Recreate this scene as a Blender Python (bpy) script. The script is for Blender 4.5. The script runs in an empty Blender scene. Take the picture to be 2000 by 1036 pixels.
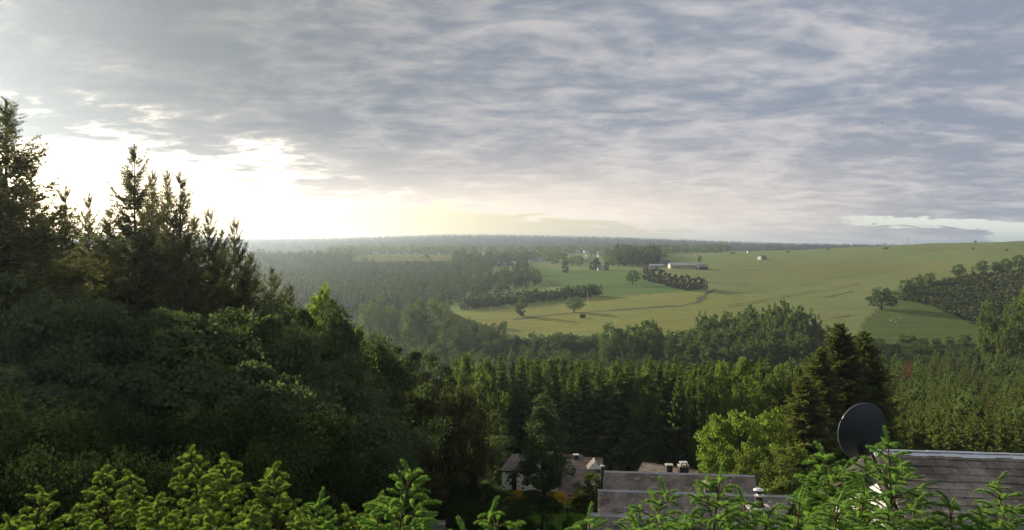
import bpy, math
import numpy as np
from mathutils import Matrix, Vector

# ------------------------------------------------------------------ camera, sky, sun, exposure
F, CX, HY = 1540.0, 1000.0, 490.0          # focal length and horizon of the view in photo pixels (2000 wide)
SC = bpy.context.scene
COL = SC.collection
cam_d = bpy.data.cameras.new('camera')
cam = bpy.data.objects.new('camera', cam_d)
COL.objects.link(cam)
cam.location = (0, 0, 0)
cam.rotation_euler = (math.radians(90), 0, 0)
cam_d.sensor_width = 36.0
cam_d.lens = 36.0 * F / 2000.0
cam_d.shift_y = -(518.0 - HY) / 2000.0
cam_d.clip_start = 0.1
cam_d.clip_end = 30000.0
SC.camera = cam

SUN_AZ, SUN_EL = math.radians(-46.0), math.radians(17.2)
SUN_DIR = Vector((math.sin(SUN_AZ) * math.cos(SUN_EL), math.cos(SUN_AZ) * math.cos(SUN_EL), math.sin(SUN_EL)))
sun_d = bpy.data.lights.new('sun', 'SUN')
sun_d.energy = 5.0
sun_d.angle = math.radians(1.2)
sun_d.color = (1.0, 0.87, 0.68)
sun = bpy.data.objects.new('sun', sun_d)
COL.objects.link(sun)
sun.rotation_euler = SUN_DIR.to_track_quat('Z', 'Y').to_euler()
sun.location = (-50, 80, 60)

SC.view_settings.view_transform = 'Standard'
SC.view_settings.look = 'None'
SC.view_settings.exposure = 1.2
SC.view_settings.gamma = 1.0
SC.cycles.use_denoising = True
SC.cycles.max_bounces = 6
SC.cycles.diffuse_bounces = 3
SC.cycles.transmission_bounces = 4
SC.cycles.volume_bounces = 0
SC.cycles.transparent_max_bounces = 6
SC.cycles.sample_clamp_indirect = 6.0

HAZE_DENSITY = 0.00015


# ------------------------------------------------------------------ node helpers
class NT:
    """a small expression writer for shader nodes"""
    def __init__(self, tree):
        self.t = tree
        self.n = tree.nodes
        self.l = tree.links

    def node(self, kind, **kw):
        nd = self.n.new(kind)
        for k, v in kw.items():
            setattr(nd, k, v)
        return nd

    def put(self, sock, v):
        if v is None:
            return
        if isinstance(v, bpy.types.NodeSocket):
            self.l.new(v, sock)
        else:
            sock.default_value = v

    def m(self, op, a, b=None, c=None, clamp=False):
        nd = self.node('ShaderNodeMath', operation=op, use_clamp=clamp)
        for i, v in enumerate((a, b, c)):
            self.put(nd.inputs[i], v)
        return nd.outputs[0]

    def v(self, op, a, b=None, scale=None):
        nd = self.node('ShaderNodeVectorMath', operation=op)
        self.put(nd.inputs[0], a)
        if b is not None:
            self.put(nd.inputs[1], b)
        if scale is not None:
            self.put(nd.inputs['Scale'], scale)
        return nd.outputs['Value'] if op in ('DOT_PRODUCT', 'LENGTH', 'DISTANCE') else nd.outputs[0]

    def mix(self, fac, a, b, kind='MIX'):
        nd = self.node('ShaderNodeMix', data_type='RGBA', blend_type=kind)
        self.put(nd.inputs[0], fac)
        self.put(nd.inputs[6], a if isinstance(a, bpy.types.NodeSocket) else (*a[:3], 1.0))
        self.put(nd.inputs[7], b if isinstance(b, bpy.types.NodeSocket) else (*b[:3], 1.0))
        return nd.outputs[2]

    def noise(self, vec, scale, detail=4.0, rough=0.5, out='Fac', distort=0.0):
        nd = self.node('ShaderNodeTexNoise')
        if vec is not None:
            self.l.new(vec, nd.inputs['Vector'])
        nd.inputs['Scale'].default_value = scale
        nd.inputs['Detail'].default_value = detail
        nd.inputs['Roughness'].default_value = rough
        nd.inputs['Distortion'].default_value = distort
        return nd.outputs[out]

    def step(self, x, lo, hi):
        nd = self.node('ShaderNodeMapRange', interpolation_type='SMOOTHSTEP')
        self.put(nd.inputs[0], x)
        nd.inputs[1].default_value = lo
        nd.inputs[2].default_value = hi
        nd.inputs[3].default_value = 0.0
        nd.inputs[4].default_value = 1.0
        return nd.outputs[0]

    def comb(self, x, y, z):
        nd = self.node('ShaderNodeCombineXYZ')
        for i, v in enumerate((x, y, z)):
            self.put(nd.inputs[i], v)
        return nd.outputs[0]

    def sep(self, v):
        nd = self.node('ShaderNodeSeparateXYZ')
        self.l.new(v, nd.inputs[0])
        return nd.outputs


# ------------------------------------------------------------------ the sky: clear evening sky above, a broken cloud deck under it
world = bpy.data.worlds.new('World')
SC.world = world
world.use_nodes = True
wt = NT(world.node_tree)
wt.n.clear()
tc = wt.node('ShaderNodeTexCoord')
D = tc.outputs['Generated']
dx, dy, dz = wt.sep(D)
sky = wt.node('ShaderNodeTexSky', sky_type='NISHITA')
sky.sun_disc = False
sky.sun_elevation = SUN_EL
sky.sun_rotation = SUN_AZ
sky.altitude = 450.0
sky.air_density = 1.0
sky.dust_density = 2.6
sky.ozone_density = 1.0
sdot = wt.m('MAXIMUM', wt.v('DOT_PRODUCT', D, tuple(SUN_DIR)), 0.0)      # 1 towards the sun
up = wt.m('MAXIMUM', dz, 0.0)
inv = wt.m('DIVIDE', 1.0, wt.m('ADD', up, 0.07))
pxy = wt.comb(wt.m('MULTIPLY', dx, inv), wt.m('MULTIPLY', dy, inv), 0.0)      # where the ray meets the curved cloud deck
cxs, cys, _ = wt.sep(pxy)
iv2 = wt.m('DIVIDE', 1.0, wt.m('ADD', up, 0.15))
st = wt.comb(wt.m('MULTIPLY', dx, iv2), wt.m('MULTIPLY', wt.m('MULTIPLY', dy, iv2), 1.35), 0.0)       # the same deck with some height to its billows
st = wt.v('ADD', st, wt.v('SCALE', (0.0, 0.0, 1.0), scale=wt.m('MULTIPLY', up, 1.5)))
warp = wt.v('SCALE', wt.v('SUBTRACT', wt.noise(st, 1.6, 2.0, 0.5, 'Color'), (0.5, 0.5, 0.5)), scale=0.30)
pw = wt.v('ADD', st, warp)
big = wt.noise(pw, 0.9, 3.0, 0.5)
mid = wt.noise(pw, 3.4, 4.0, 0.55)
fine = wt.noise(wt.v('ADD', pw, (7.3, 2.1, 0)), 8.5, 5.0, 0.58)
body = wt.m('ADD', wt.m('ADD', wt.m('MULTIPLY', big, 0.36), wt.m('MULTIPLY', mid, 0.40)), wt.m('MULTIPLY', fine, 0.24))
# the deck ends along a line that runs from near on the left to far on the right
edge = wt.m('SUBTRACT', wt.m('ADD', cxs, 4.62), wt.m('ADD', wt.m('MULTIPLY', cys, 0.40), wt.m('MULTIPLY', wt.m('MAXIMUM', wt.m('SUBTRACT', cys, 7.0), 0.0), 0.70)))
edge = wt.m('ADD', edge, wt.m('ADD', wt.m('MULTIPLY', wt.m('SUBTRACT', mid, 0.5), 3.0), wt.m('MULTIPLY', wt.m('SUBTRACT', fine, 0.5), 1.2)))
cover = wt.step(edge, -0.9, 1.5)
# an opening far off on the right, with a cloud tongue behind it
side = wt.step(wt.m('ADD', wt.m('SUBTRACT', cxs, wt.m('MULTIPLY', cys, 0.41)), wt.m('MULTIPLY', wt.m('SUBTRACT', mid, 0.5), 2.0)), -0.2, 0.5)
wig = wt.m('ADD', cys, wt.m('MULTIPLY', wt.m('SUBTRACT', fine, 0.5), 1.6))
gap = wt.m('MULTIPLY', side, wt.m('MULTIPLY', wt.step(wig, 8.1, 8.5), wt.m('SUBTRACT', 1.0, wt.step(wig, 9.0, 9.4))))
far_end = wt.m('MULTIPLY', wt.step(wt.m('ADD', wt.m('SUBTRACT', cxs, wt.m('MULTIPLY', cys, 0.60)), wt.m('MULTIPLY', wt.m('SUBTRACT', fine, 0.5), 1.0)), -0.15, 0.25), wt.step(wig, 8.1, 8.6))
open_ = wt.m('MAXIMUM', gap, far_end)
cover = wt.m('MULTIPLY', cover, wt.m('SUBTRACT', 1.0, open_))
thick = wt.m('SUBTRACT', wt.m('ADD', body, wt.m('MULTIPLY', cover, 0.42)), 0.62)        # below 0 no cloud
alpha = wt.step(thick, -0.02, 0.16)
dense = wt.step(thick, 0.20, 0.42)
rel = wt.step(wt.m('ADD', wt.m('ADD', wt.m('MULTIPLY', mid, 0.50), wt.m('MULTIPLY', fine, 0.28)), wt.m('MULTIPLY', big, 0.22)), 0.37, 0.60)
# cloud radiance: blue-grey bellies, paler folds, warm where the low sun comes through
bel = wt.mix(rel, (0.262, 0.258, 0.268), (0.122, 0.141, 0.176))
bel = wt.mix(wt.m('MULTIPLY', dense, 0.25), bel, (0.122, 0.141, 0.176))
farw = wt.step(inv, 3.8, 9.0)
west = wt.step(sdot, 0.15, 0.75)
warm = wt.mix(wt.m('MULTIPLY', farw, wt.m('ADD', wt.m('MULTIPLY', west, 0.74), 0.02)), bel, (0.62, 0.51, 0.40))
g1 = wt.m('POWER', sdot, 14.0)
g2 = wt.m('POWER', sdot, 4.0)
grey = wt.mix(wt.m('MULTIPLY', wt.m('MINIMUM', wt.m('MULTIPLY', g2, 1.2), 0.9), wt.m('SUBTRACT', 1.0, wt.m('MULTIPLY', farw, 0.8))), warm, wt.mix(1.0, warm, (0.42, 0.41, 0.39), 'MULTIPLY'))
thin = wt.m('SUBTRACT', 1.0, wt.step(thick, 0.0, 0.26))
lit = wt.v('SCALE', wt.comb(1.0, 0.85, 0.62), scale=wt.m('MULTIPLY', thin, wt.m('ADD', wt.m('MULTIPLY', g1, 0.8), wt.m('MULTIPLY', g2, 0.20))))
cloud = wt.v('ADD', grey, lit)
bg_sky = wt.node('ShaderNodeBackground')
wt.l.new(sky.outputs[0], bg_sky.inputs['Color'])
bg_sky.inputs['Strength'].default_value = 0.05
bg_glow = wt.node('ShaderNodeBackground')
wt.l.new(wt.v('ADD', wt.v('SCALE', wt.comb(0.29, 0.32, 0.31), scale=wt.m('SUBTRACT', 1.0, west)), wt.v('SCALE', wt.comb(1.0, 0.74, 0.45), scale=wt.m('ADD', wt.m('MULTIPLY', g1, 0.6), wt.m('MULTIPLY', g2, 0.12)))), bg_glow.inputs['Color'])
bg_cloud = wt.node('ShaderNodeBackground')
wt.l.new(cloud, bg_cloud.inputs['Color'])
addn = wt.node('ShaderNodeAddShader')
wt.l.new(bg_sky.outputs[0], addn.inputs[0])
wt.l.new(bg_glow.outputs[0], addn.inputs[1])
mixn = wt.node('ShaderNodeMixShader')
wt.l.new(alpha, mixn.inputs[0])
wt.l.new(addn.outputs[0], mixn.inputs[1])
wt.l.new(bg_cloud.outputs[0], mixn.inputs[2])
wout = wt.node('ShaderNodeOutputWorld')
wt.l.new(mixn.outputs[0], wout.inputs['Surface'])


# ------------------------------------------------------------------ materials
def new_mat(name):
    mt = bpy.data.materials.new(name)
    mt.use_nodes = True
    t = NT(mt.node_tree)
    t.n.clear()
    return mt, t, t.node('ShaderNodeOutputMaterial')


def foliage(name, dark, light, tip=None, trans=0.35, gloss=0.0):
    """leaves or needles: a spread of greens per leaf and per tree, light passing through"""
    mt, t, out = new_mat(name)
    geo = t.node('ShaderNodeNewGeometry')
    oi = t.node('ShaderNodeObjectInfo')
    at = t.node('ShaderNodeAttribute', attribute_name='tint')
    tree_r = t.m('FRACT', t.m('ADD', oi.outputs['Random'], at.outputs['Fac']))
    r = t.m('ADD', t.m('MULTIPLY', geo.outputs['Random Per Island'], 0.55), t.m('MULTIPLY', tree_r, 0.45))
    c = t.mix(r, dark, light)
    if tip is not None:
        tp = t.node('ShaderNodeAttribute', attribute_name='tip')
        c = t.mix(tp.outputs['Fac'], c, tip)
    d = t.node('ShaderNodeBsdfDiffuse')
    t.l.new(c, d.inputs[0])
    tr = t.node('ShaderNodeBsdfTranslucent')
    warm_c = t.mix(1.0, c, (1.08, 1.16, 0.58), 'MULTIPLY')
    t.l.new(warm_c, tr.inputs[0])
    mx = t.node('ShaderNodeMixShader')
    mx.inputs[0].default_value = trans
    t.l.new(d.outputs[0], mx.inputs[1])
    t.l.new(tr.outputs[0], mx.inputs[2])
    last = mx
    if gloss > 0:
        gl = t.node('ShaderNodeBsdfGlossy')
        gl.inputs['Roughness'].default_value = 0.45
        gl.inputs[0].default_value = (1, 1, 1, 1)
        m2 = t.node('ShaderNodeMixShader')
        m2.inputs[0].default_value = gloss
        t.l.new(mx.outputs[0], m2.inputs[1])
        t.l.new(gl.outputs[0], m2.inputs[2])
        last = m2
    t.l.new(last.outputs[0], out.inputs['Surface'])
    return mt


def plain(name, col, rough=0.7, var=0.25, scale=3.0, metal=0.0, bump=0.0, spots=None, col2=None):
    mt, t, out = new_mat(name)
    geo = t.node('ShaderNodeNewGeometry')
    oi = t.node('ShaderNodeObjectInfo')
    pos = geo.outputs['Position']
    n = t.noise(pos, scale, 5.0, 0.6)
    c2 = col2 or tuple(min(1, x * (1 + var)) for x in col)
    c1 = col if col2 else tuple(x * (1 - var) for x in col)
    c = t.mix(t.step(n, 0.3, 0.7), c1, c2)
    rr = t.m('ADD', t.m('MULTIPLY', t.m('ADD', geo.outputs['Random Per Island'], oi.outputs['Random']), var * 0.8), 1.0 - var * 0.8)
    c = t.mix(1.0, c, t.comb(rr, rr, rr), 'MULTIPLY')
    if spots:
        s = t.step(t.noise(pos, spots[0], 2.0, 0.5), spots[1], spots[1] + 0.03)
        c = t.mix(t.m('MULTIPLY', s, spots[3]), c, spots[2])
    b = t.node('ShaderNodeBsdfPrincipled')
    t.l.new(c, b.inputs['Base Color'])
    b.inputs['Roughness'].default_value = rough
    b.inputs['Metallic'].default_value = metal
    if rough >= 0.7:
        b.inputs['Specular IOR Level'].default_value = 0.08
    if bump:
        bp = t.node('ShaderNodeBump')
        bp.inputs['Strength'].default_value = bump
        bp.inputs['Distance'].default_value = 0.02
        t.l.new(t.noise(pos, scale * 8, 4.0, 0.6), bp.inputs['Height'])
        t.l.new(bp.outputs[0], b.inputs['Normal'])
    t.l.new(b.outputs[0], out.inputs['Surface'])
    return mt


M = {}
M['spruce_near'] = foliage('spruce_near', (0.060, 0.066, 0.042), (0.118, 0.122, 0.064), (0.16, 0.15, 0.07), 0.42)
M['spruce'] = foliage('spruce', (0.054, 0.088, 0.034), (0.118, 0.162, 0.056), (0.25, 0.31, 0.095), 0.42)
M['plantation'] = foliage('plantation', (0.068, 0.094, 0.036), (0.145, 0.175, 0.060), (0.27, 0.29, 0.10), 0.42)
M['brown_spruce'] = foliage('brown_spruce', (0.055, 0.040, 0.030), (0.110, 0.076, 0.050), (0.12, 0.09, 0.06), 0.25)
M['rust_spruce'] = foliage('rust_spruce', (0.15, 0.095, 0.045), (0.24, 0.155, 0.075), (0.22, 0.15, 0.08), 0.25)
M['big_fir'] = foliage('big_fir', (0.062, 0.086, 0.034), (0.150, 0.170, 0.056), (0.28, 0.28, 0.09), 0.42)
M['leaf_dark'] = foliage('leaf_dark', (0.048, 0.076, 0.044), (0.120, 0.165, 0.080), None, 0.38)
M['leaf_shade'] = foliage('leaf_shade', (0.018, 0.030, 0.015), (0.046, 0.064, 0.028), None, 0.30)  # dark shrub leaves, with the shade at the wood's foot put into the colour
M['leaf_mid'] = foliage('leaf_mid', (0.065, 0.098, 0.030), (0.150, 0.190, 0.055), None, 0.42)
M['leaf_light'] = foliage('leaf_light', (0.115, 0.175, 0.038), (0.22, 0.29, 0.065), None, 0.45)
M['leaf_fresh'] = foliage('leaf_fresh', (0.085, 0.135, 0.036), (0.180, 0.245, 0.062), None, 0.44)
M['leaf_brown'] = foliage('leaf_brown', (0.046, 0.048, 0.027), (0.098, 0.092, 0.048), None, 0.30)
M['leaf_copper'] = foliage('leaf_copper', (0.034, 0.026, 0.030), (0.066, 0.046, 0.050), None, 0.25)
M['leaf_far'] = foliage('leaf_far', (0.054, 0.090, 0.036), (0.122, 0.168, 0.060), None, 0.40)
M['leaf_orange'] = foliage('leaf_orange', (0.20, 0.11, 0.035), (0.30, 0.18, 0.05), None, 0.35)
M['broom'] = foliage('broom', (0.30, 0.19, 0.02), (0.55, 0.36, 0.03), None, 0.3)
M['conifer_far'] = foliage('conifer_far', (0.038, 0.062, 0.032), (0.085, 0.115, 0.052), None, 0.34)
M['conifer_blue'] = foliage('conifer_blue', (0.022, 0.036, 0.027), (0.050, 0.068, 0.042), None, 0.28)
M['scrub'] = foliage('scrub', (0.042, 0.056, 0.027), (0.082, 0.092, 0.042), None, 0.25)
M['shoot'] = foliage('shoot', (0.125, 0.205, 0.050), (0.25, 0.320, 0.080), None, 0.40)
M['shoot_cool'] = foliage('shoot_cool', (0.125, 0.235, 0.066), (0.22, 0.34, 0.095), None, 0.40)
M['needle'] = foliage('needle', (0.040, 0.080, 0.022), (0.095, 0.150, 0.038), None, 0.30)
M['bark'] = plain('bark', (0.060, 0.045, 0.033), 0.9, 0.4, 4.0)
M['bark_pale'] = plain('bark_pale', (0.12, 0.105, 0.085), 0.9, 0.4, 4.0)
M['twig_bark'] = plain('twig_bark', (0.085, 0.062, 0.034), 0.85, 0.3, 30.0)
M['slate'] = plain('slate', (0.210, 0.180, 0.146), 0.75, 0.42, 1.6, bump=0.3, spots=(9.0, 0.64, (0.34, 0.33, 0.28), 0.55))
M['slate_lichen'] = plain('slate_lichen', (0.215, 0.182, 0.146), 0.75, 0.42, 0.9, bump=0.3, spots=(4.2, 0.645, (0.55, 0.55, 0.52), 0.9))
M['slate_plain'] = plain('slate_plain', (0.222, 0.188, 0.150), 0.75, 0.34, 0.8, bump=0.3, spots=(3.6, 0.66, (0.42, 0.40, 0.37), 0.7))
M['thatch_slate'] = plain('thatch_slate', (0.185, 0.155, 0.138), 0.85, 0.28, 0.8)
M['underlay'] = plain('underlay', (0.03, 0.03, 0.03), 0.9)
M['ridge'] = plain('ridge', (0.72, 0.75, 0.78), 0.5, 0.08, 2.0)
M['white_wall'] = plain('white_wall', (0.62, 0.61, 0.57), 0.8, 0.10, 0.7)
M['bright_white'] = plain('bright_white', (0.84, 0.85, 0.85), 0.8, 0.04, 0.7)
M['ridge_grey'] = plain('ridge_grey', (0.44, 0.46, 0.48), 0.6, 0.15, 2.0)
M['ivy_wall'] = plain('ivy_wall', (0.80, 0.80, 0.76), 0.8, 0.10, 0.7, spots=(2.6, 0.53, (0.05, 0.08, 0.03), 0.95))
M['stone_wall'] = plain('stone_wall', (0.17, 0.16, 0.14), 0.85, 0.35, 1.8)
M['dark_wood'] = plain('dark_wood', (0.035, 0.030, 0.027), 0.7, 0.3, 3.0)
M['chimney_slate'] = plain('chimney_slate', (0.045, 0.045, 0.048), 0.7, 0.25, 3.0)
M['concrete'] = plain('concrete', (0.30, 0.28, 0.25), 0.85, 0.25, 3.0)
M['terracotta'] = plain('terracotta', (0.30, 0.11, 0.06), 0.8, 0.25, 5.0)
M['steel'] = plain('steel', (0.62, 0.62, 0.60), 0.35, 0.12, 4.0, metal=0.5)
M['dish'] = plain('dish', (0.030, 0.038, 0.046), 0.55, 0.18, 6.0, spots=(40.0, 0.70, (0.12, 0.12, 0.12), 0.5))
M['dish_rim'] = plain('dish_rim', (0.10, 0.11, 0.12), 0.5, 0.1)
M['far_wall'] = plain('far_wall', (0.56, 0.55, 0.51), 0.8, 0.06, 0.1)
M['far_cream'] = plain('far_cream', (0.42, 0.36, 0.22), 0.8, 0.08, 0.1)
M['far_roof'] = plain('far_roof', (0.13, 0.13, 0.14), 0.8, 0.2, 0.1)
M['far_redroof'] = plain('far_redroof', (0.22, 0.13, 0.10), 0.8, 0.2, 0.1)
M['pale_roof'] = plain('pale_roof', (0.27, 0.28, 0.29), 0.8, 0.1, 0.1)
M['glass'] = plain('glass', (0.03, 0.035, 0.04), 0.15, 0.1)
M['pole'] = plain('pole', (0.20, 0.18, 0.16), 0.8, 0.2, 2.0)
M['wool'] = plain('wool', (0.48, 0.46, 0.42), 0.9, 0.1, 4.0)
M['black'] = plain('black', (0.02, 0.02, 0.02), 0.6, 0.1)
M['track'] = plain('track', (0.085, 0.075, 0.040), 0.95, 0.35, 0.3, col2=(0.040, 0.046, 0.020))
M['feather'] = plain('feather', (0.02, 0.02, 0.022), 0.7, 0.1)


def ground_mat():
    mt, t, out = new_mat('ground_cover')
    geo = t.node('ShaderNodeNewGeometry')
    pos = geo.outputs['Position']
    at = t.node('ShaderNodeAttribute', attribute_name='cover')
    c = at.outputs['Color']
    flat = t.v('MULTIPLY', pos, (1.0, 1.0, 0.0))
    n1 = t.noise(flat, 0.010, 5.0, 0.55, distort=0.6)
    n2 = t.noise(t.v('MULTIPLY', flat, (0.35, 1.0, 0.0)), 0.09, 5.0, 0.6)
    n3 = t.noise(flat, 0.45, 5.0, 0.7)
    n4 = t.noise(t.v('MULTIPLY', flat, (0.12, 1.0, 0.0)), 0.22, 3.0, 0.6)
    c = t.mix(t.m('MULTIPLY', t.step(n1, 0.44, 0.66), 0.5), c, t.mix(1.0, c, (1.15, 0.93, 0.95), 'MULTIPLY'))
    c = t.mix(t.m('MULTIPLY', t.step(n2, 0.42, 0.72), 0.45), c, t.mix(1.0, c, (0.66, 0.76, 0.72), 'MULTIPLY'))
    c = t.mix(t.m('MULTIPLY', t.step(n4, 0.50, 0.62), 0.5), c, t.mix(1.0, c, (0.70, 0.78, 0.70), 'MULTIPLY'))
    c = t.mix(t.m('MULTIPLY', t.step(n3, 0.35, 0.75), 0.7), c, t.mix(1.0, c, (0.62, 0.72, 0.66), 'MULTIPLY'))
    # standing blades: normals thrown in every direction, light passing through
    jit = t.v('SUBTRACT', t.noise(pos, 14.0, 2.0, 0.5, 'Color'), (0.5, 0.5, 0.5))
    nrm = t.v('NORMALIZE', t.v('ADD', t.v('SCALE', geo.outputs['Normal'], scale=0.55), t.v('SCALE', jit, scale=5.0)))
    d = t.node('ShaderNodeBsdfDiffuse')
    t.l.new(c, d.inputs[0])
    t.l.new(nrm, d.inputs['Normal'])
    tr = t.node('ShaderNodeBsdfTranslucent')
    t.l.new(t.mix(1.0, c, (1.2, 1.1, 0.6), 'MULTIPLY'), tr.inputs[0])
    t.l.new(nrm, tr.inputs['Normal'])
    mx = t.node('ShaderNodeMixShader')
    mx.inputs[0].default_value = 0.4
    t.l.new(d.outputs[0], mx.inputs[1])
    t.l.new(tr.outputs[0], mx.inputs[2])
    t.l.new(mx.outputs[0], out.inputs['Surface'])
    return mt


M['ground'] = ground_mat()


# ------------------------------------------------------------------ mesh helpers
def mesh_np(name, verts, faces, mats, attrs=None, smooth=False, face_mat=None):
    """verts (N,3), faces (K,3) or (K,4) or a list of such arrays"""
    me = bpy.data.meshes.new(name)
    fl = faces if isinstance(faces, list) else [faces]
    fl = [np.asarray(f, dtype=np.int32) for f in fl if len(f)]
    verts = np.asarray(verts, dtype=np.float32)
    me.vertices.add(len(verts))
    me.vertices.foreach_set('co', verts.ravel())
    idx = np.concatenate([f.ravel() for f in fl])
    sizes = np.concatenate([np.full(len(f), f.shape[1], np.int32) for f in fl])
    starts = np.concatenate([[0], np.cumsum(sizes)[:-1]]).astype(np.int32)
    me.loops.add(len(idx))
    me.loops.foreach_set('vertex_index', idx)
    me.polygons.add(len(sizes))
    me.polygons.foreach_set('loop_start', starts)
    me.polygons.foreach_set('loop_total', sizes)
    for mm in (mats if isinstance(mats, (list, tuple)) else [mats]):
        me.materials.append(M[mm] if isinstance(mm, str) else mm)
    if face_mat is not None:
        me.polygons.foreach_set('material_index', np.asarray(face_mat, np.int32))
    me.polygons.foreach_set('use_smooth', np.full(len(sizes), bool(smooth)))
    for k, (kind, data) in (attrs or {}).items():
        a = me.attributes.new(k, kind, 'POINT')
        a.data.foreach_set('color' if kind == 'FLOAT_COLOR' else 'value', np.asarray(data, np.float32).ravel())
    me.update(calc_edges=True)
    return me


class MB:
    """collects shapes into one mesh"""
    def __init__(self):
        self.v, self.q, self.t, self.n = [], [], [], 0

    def add(self, v, quads=None, tris=None):
        v = np.asarray(v, float).reshape(-1, 3)
        if quads is not None and len(quads):
            self.q.append(np.asarray(quads, int) + self.n)
        if tris is not None and len(tris):
            self.t.append(np.asarray(tris, int) + self.n)
        self.v.append(v)
        self.n += len(v)
        return self

    def hexa(self, c):
        """eight corners: bottom four round, top four round"""
        return self.add(c, [[3, 2, 1, 0], [4, 5, 6, 7], [0, 1, 5, 4], [1, 2, 6, 5], [2, 3, 7, 6], [3, 0, 4, 7]])

    def box(self, x0, x1, y0, y1, z0, z1):
        return self.hexa([[x0, y0, z0], [x1, y0, z0], [x1, y1, z0], [x0, y1, z0], [x0, y0, z1], [x1, y0, z1], [x1, y1, z1], [x0, y1, z1]])

    def obox(self, c, ex, ey, ez):
        """box round centre c with half-axis vectors"""
        c, ex, ey, ez = (np.asarray(a, float) for a in (c, ex, ey, ez))
        return self.hexa([c - ex - ey - ez, c + ex - ey - ez, c + ex + ey - ez, c - ex + ey - ez, c - ex - ey + ez, c + ex - ey + ez, c + ex + ey + ez, c - ex + ey + ez])

    def tube(self, pts, rad, seg=6, cap=True):
        pts = np.asarray(pts, float)
        rad = np.broadcast_to(np.asarray(rad, float), (len(pts),))
        d = np.gradient(pts, axis=0)
        d /= np.linalg.norm(d, axis=1)[:, None] + 1e-9
        ref = np.where(np.abs(d[:, 2:3]) > 0.9, np.array([[1.0, 0, 0]]), np.array([[0, 0, 1.0]]))
        u = np.cross(d, ref)
        u /= np.linalg.norm(u, axis=1)[:, None] + 1e-9
        w = np.cross(d, u)
        a = np.linspace(0, 2 * np.pi, seg, endpoint=False)
        ring = pts[:, None] + rad[:, None, None] * (np.cos(a)[None, :, None] * u[:, None] + np.sin(a)[None, :, None] * w[:, None])
        k = len(pts)
        i, j = np.meshgrid(np.arange(k - 1), np.arange(seg), indexing='ij')
        j2 = (j + 1) % seg
        q = np.stack([i * seg + j, i * seg + j2, (i + 1) * seg + j2, (i + 1) * seg + j], -1).reshape(-1, 4)
        v = ring.reshape(-1, 3)
        tr = []
        if cap:
            v = np.vstack([v, pts[0], pts[-1]])
            for jj in range(seg):
                tr += [[k * seg, (jj + 1) % seg, jj], [k * seg + 1, (k - 1) * seg + jj, (k - 1) * seg + (jj + 1) % seg]]
        return self.add(v, q, tr)

    def lathe(self, c, prof, seg=12):
        """profile of (radius, z) turned round a vertical axis through c"""
        c = np.asarray(c, float)
        pts = np.array([[0, 0, z] for _, z in prof]) + c
        a = np.linspace(0, 2 * np.pi, seg, endpoint=False)
        r = np.array([p[0] for p in prof])
        v = pts[:, None] + r[:, None, None] * np.stack([np.cos(a), np.sin(a), 0 * a], -1)[None]
        k = len(prof)
        i, j = np.meshgrid(np.arange(k - 1), np.arange(seg), indexing='ij')
        j2 = (j + 1) % seg
        q = np.stack([i * seg + j, i * seg + j2, (i + 1) * seg + j2, (i + 1) * seg + j], -1).reshape(-1, 4)
        return self.add(v.reshape(-1, 3), q)

    def arrays(self):
        f = []
        if self.q:
            f.append(np.concatenate(self.q))
        if self.t:
            f.append(np.concatenate(self.t))
        return np.concatenate(self.v), f

    def mesh(self, name, mat, smooth=False):
        v, f = self.arrays()
        return mesh_np(name, v, f, mat, smooth=smooth)


def link(name, data, parent=None, loc=None):
    o = bpy.data.objects.new(name, data)
    COL.objects.link(o)
    if parent is not None:
        o.parent = parent
    if loc is not None:
        o.location = loc
    return o


ORIGIN = {}


def thing(name, label, cat, loc, group=None, rotz=0.0, scale=None):
    o = bpy.data.objects.new(name, None)
    COL.objects.link(o)
    o.location = loc
    o.rotation_euler = (0, 0, rotz)
    if scale is not None:
        o.scale = scale
    o.empty_display_size = 0.2
    tag(o, label, cat, group)
    return o


def tag(o, label=None, cat=None, group=None, kind=None):
    if label:
        o['label'] = label
    if cat:
        o['category'] = cat
    if group:
        o['group'] = group
    if kind:
        o['kind'] = kind
    return o


def wpart(name, data, root, parent=None):
    """a part whose mesh is in world coordinates under a root that is only moved"""
    o = link(name, data, parent or root)
    if parent is None or parent is root:
        o.matrix_parent_inverse = Matrix.Translation(-root.location)
    return o


# ------------------------------------------------------------------ terrain
def Wp(px, py, d):
    return np.array([(px - CX) / F * d, d, (HY - py) / F * d])


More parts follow.
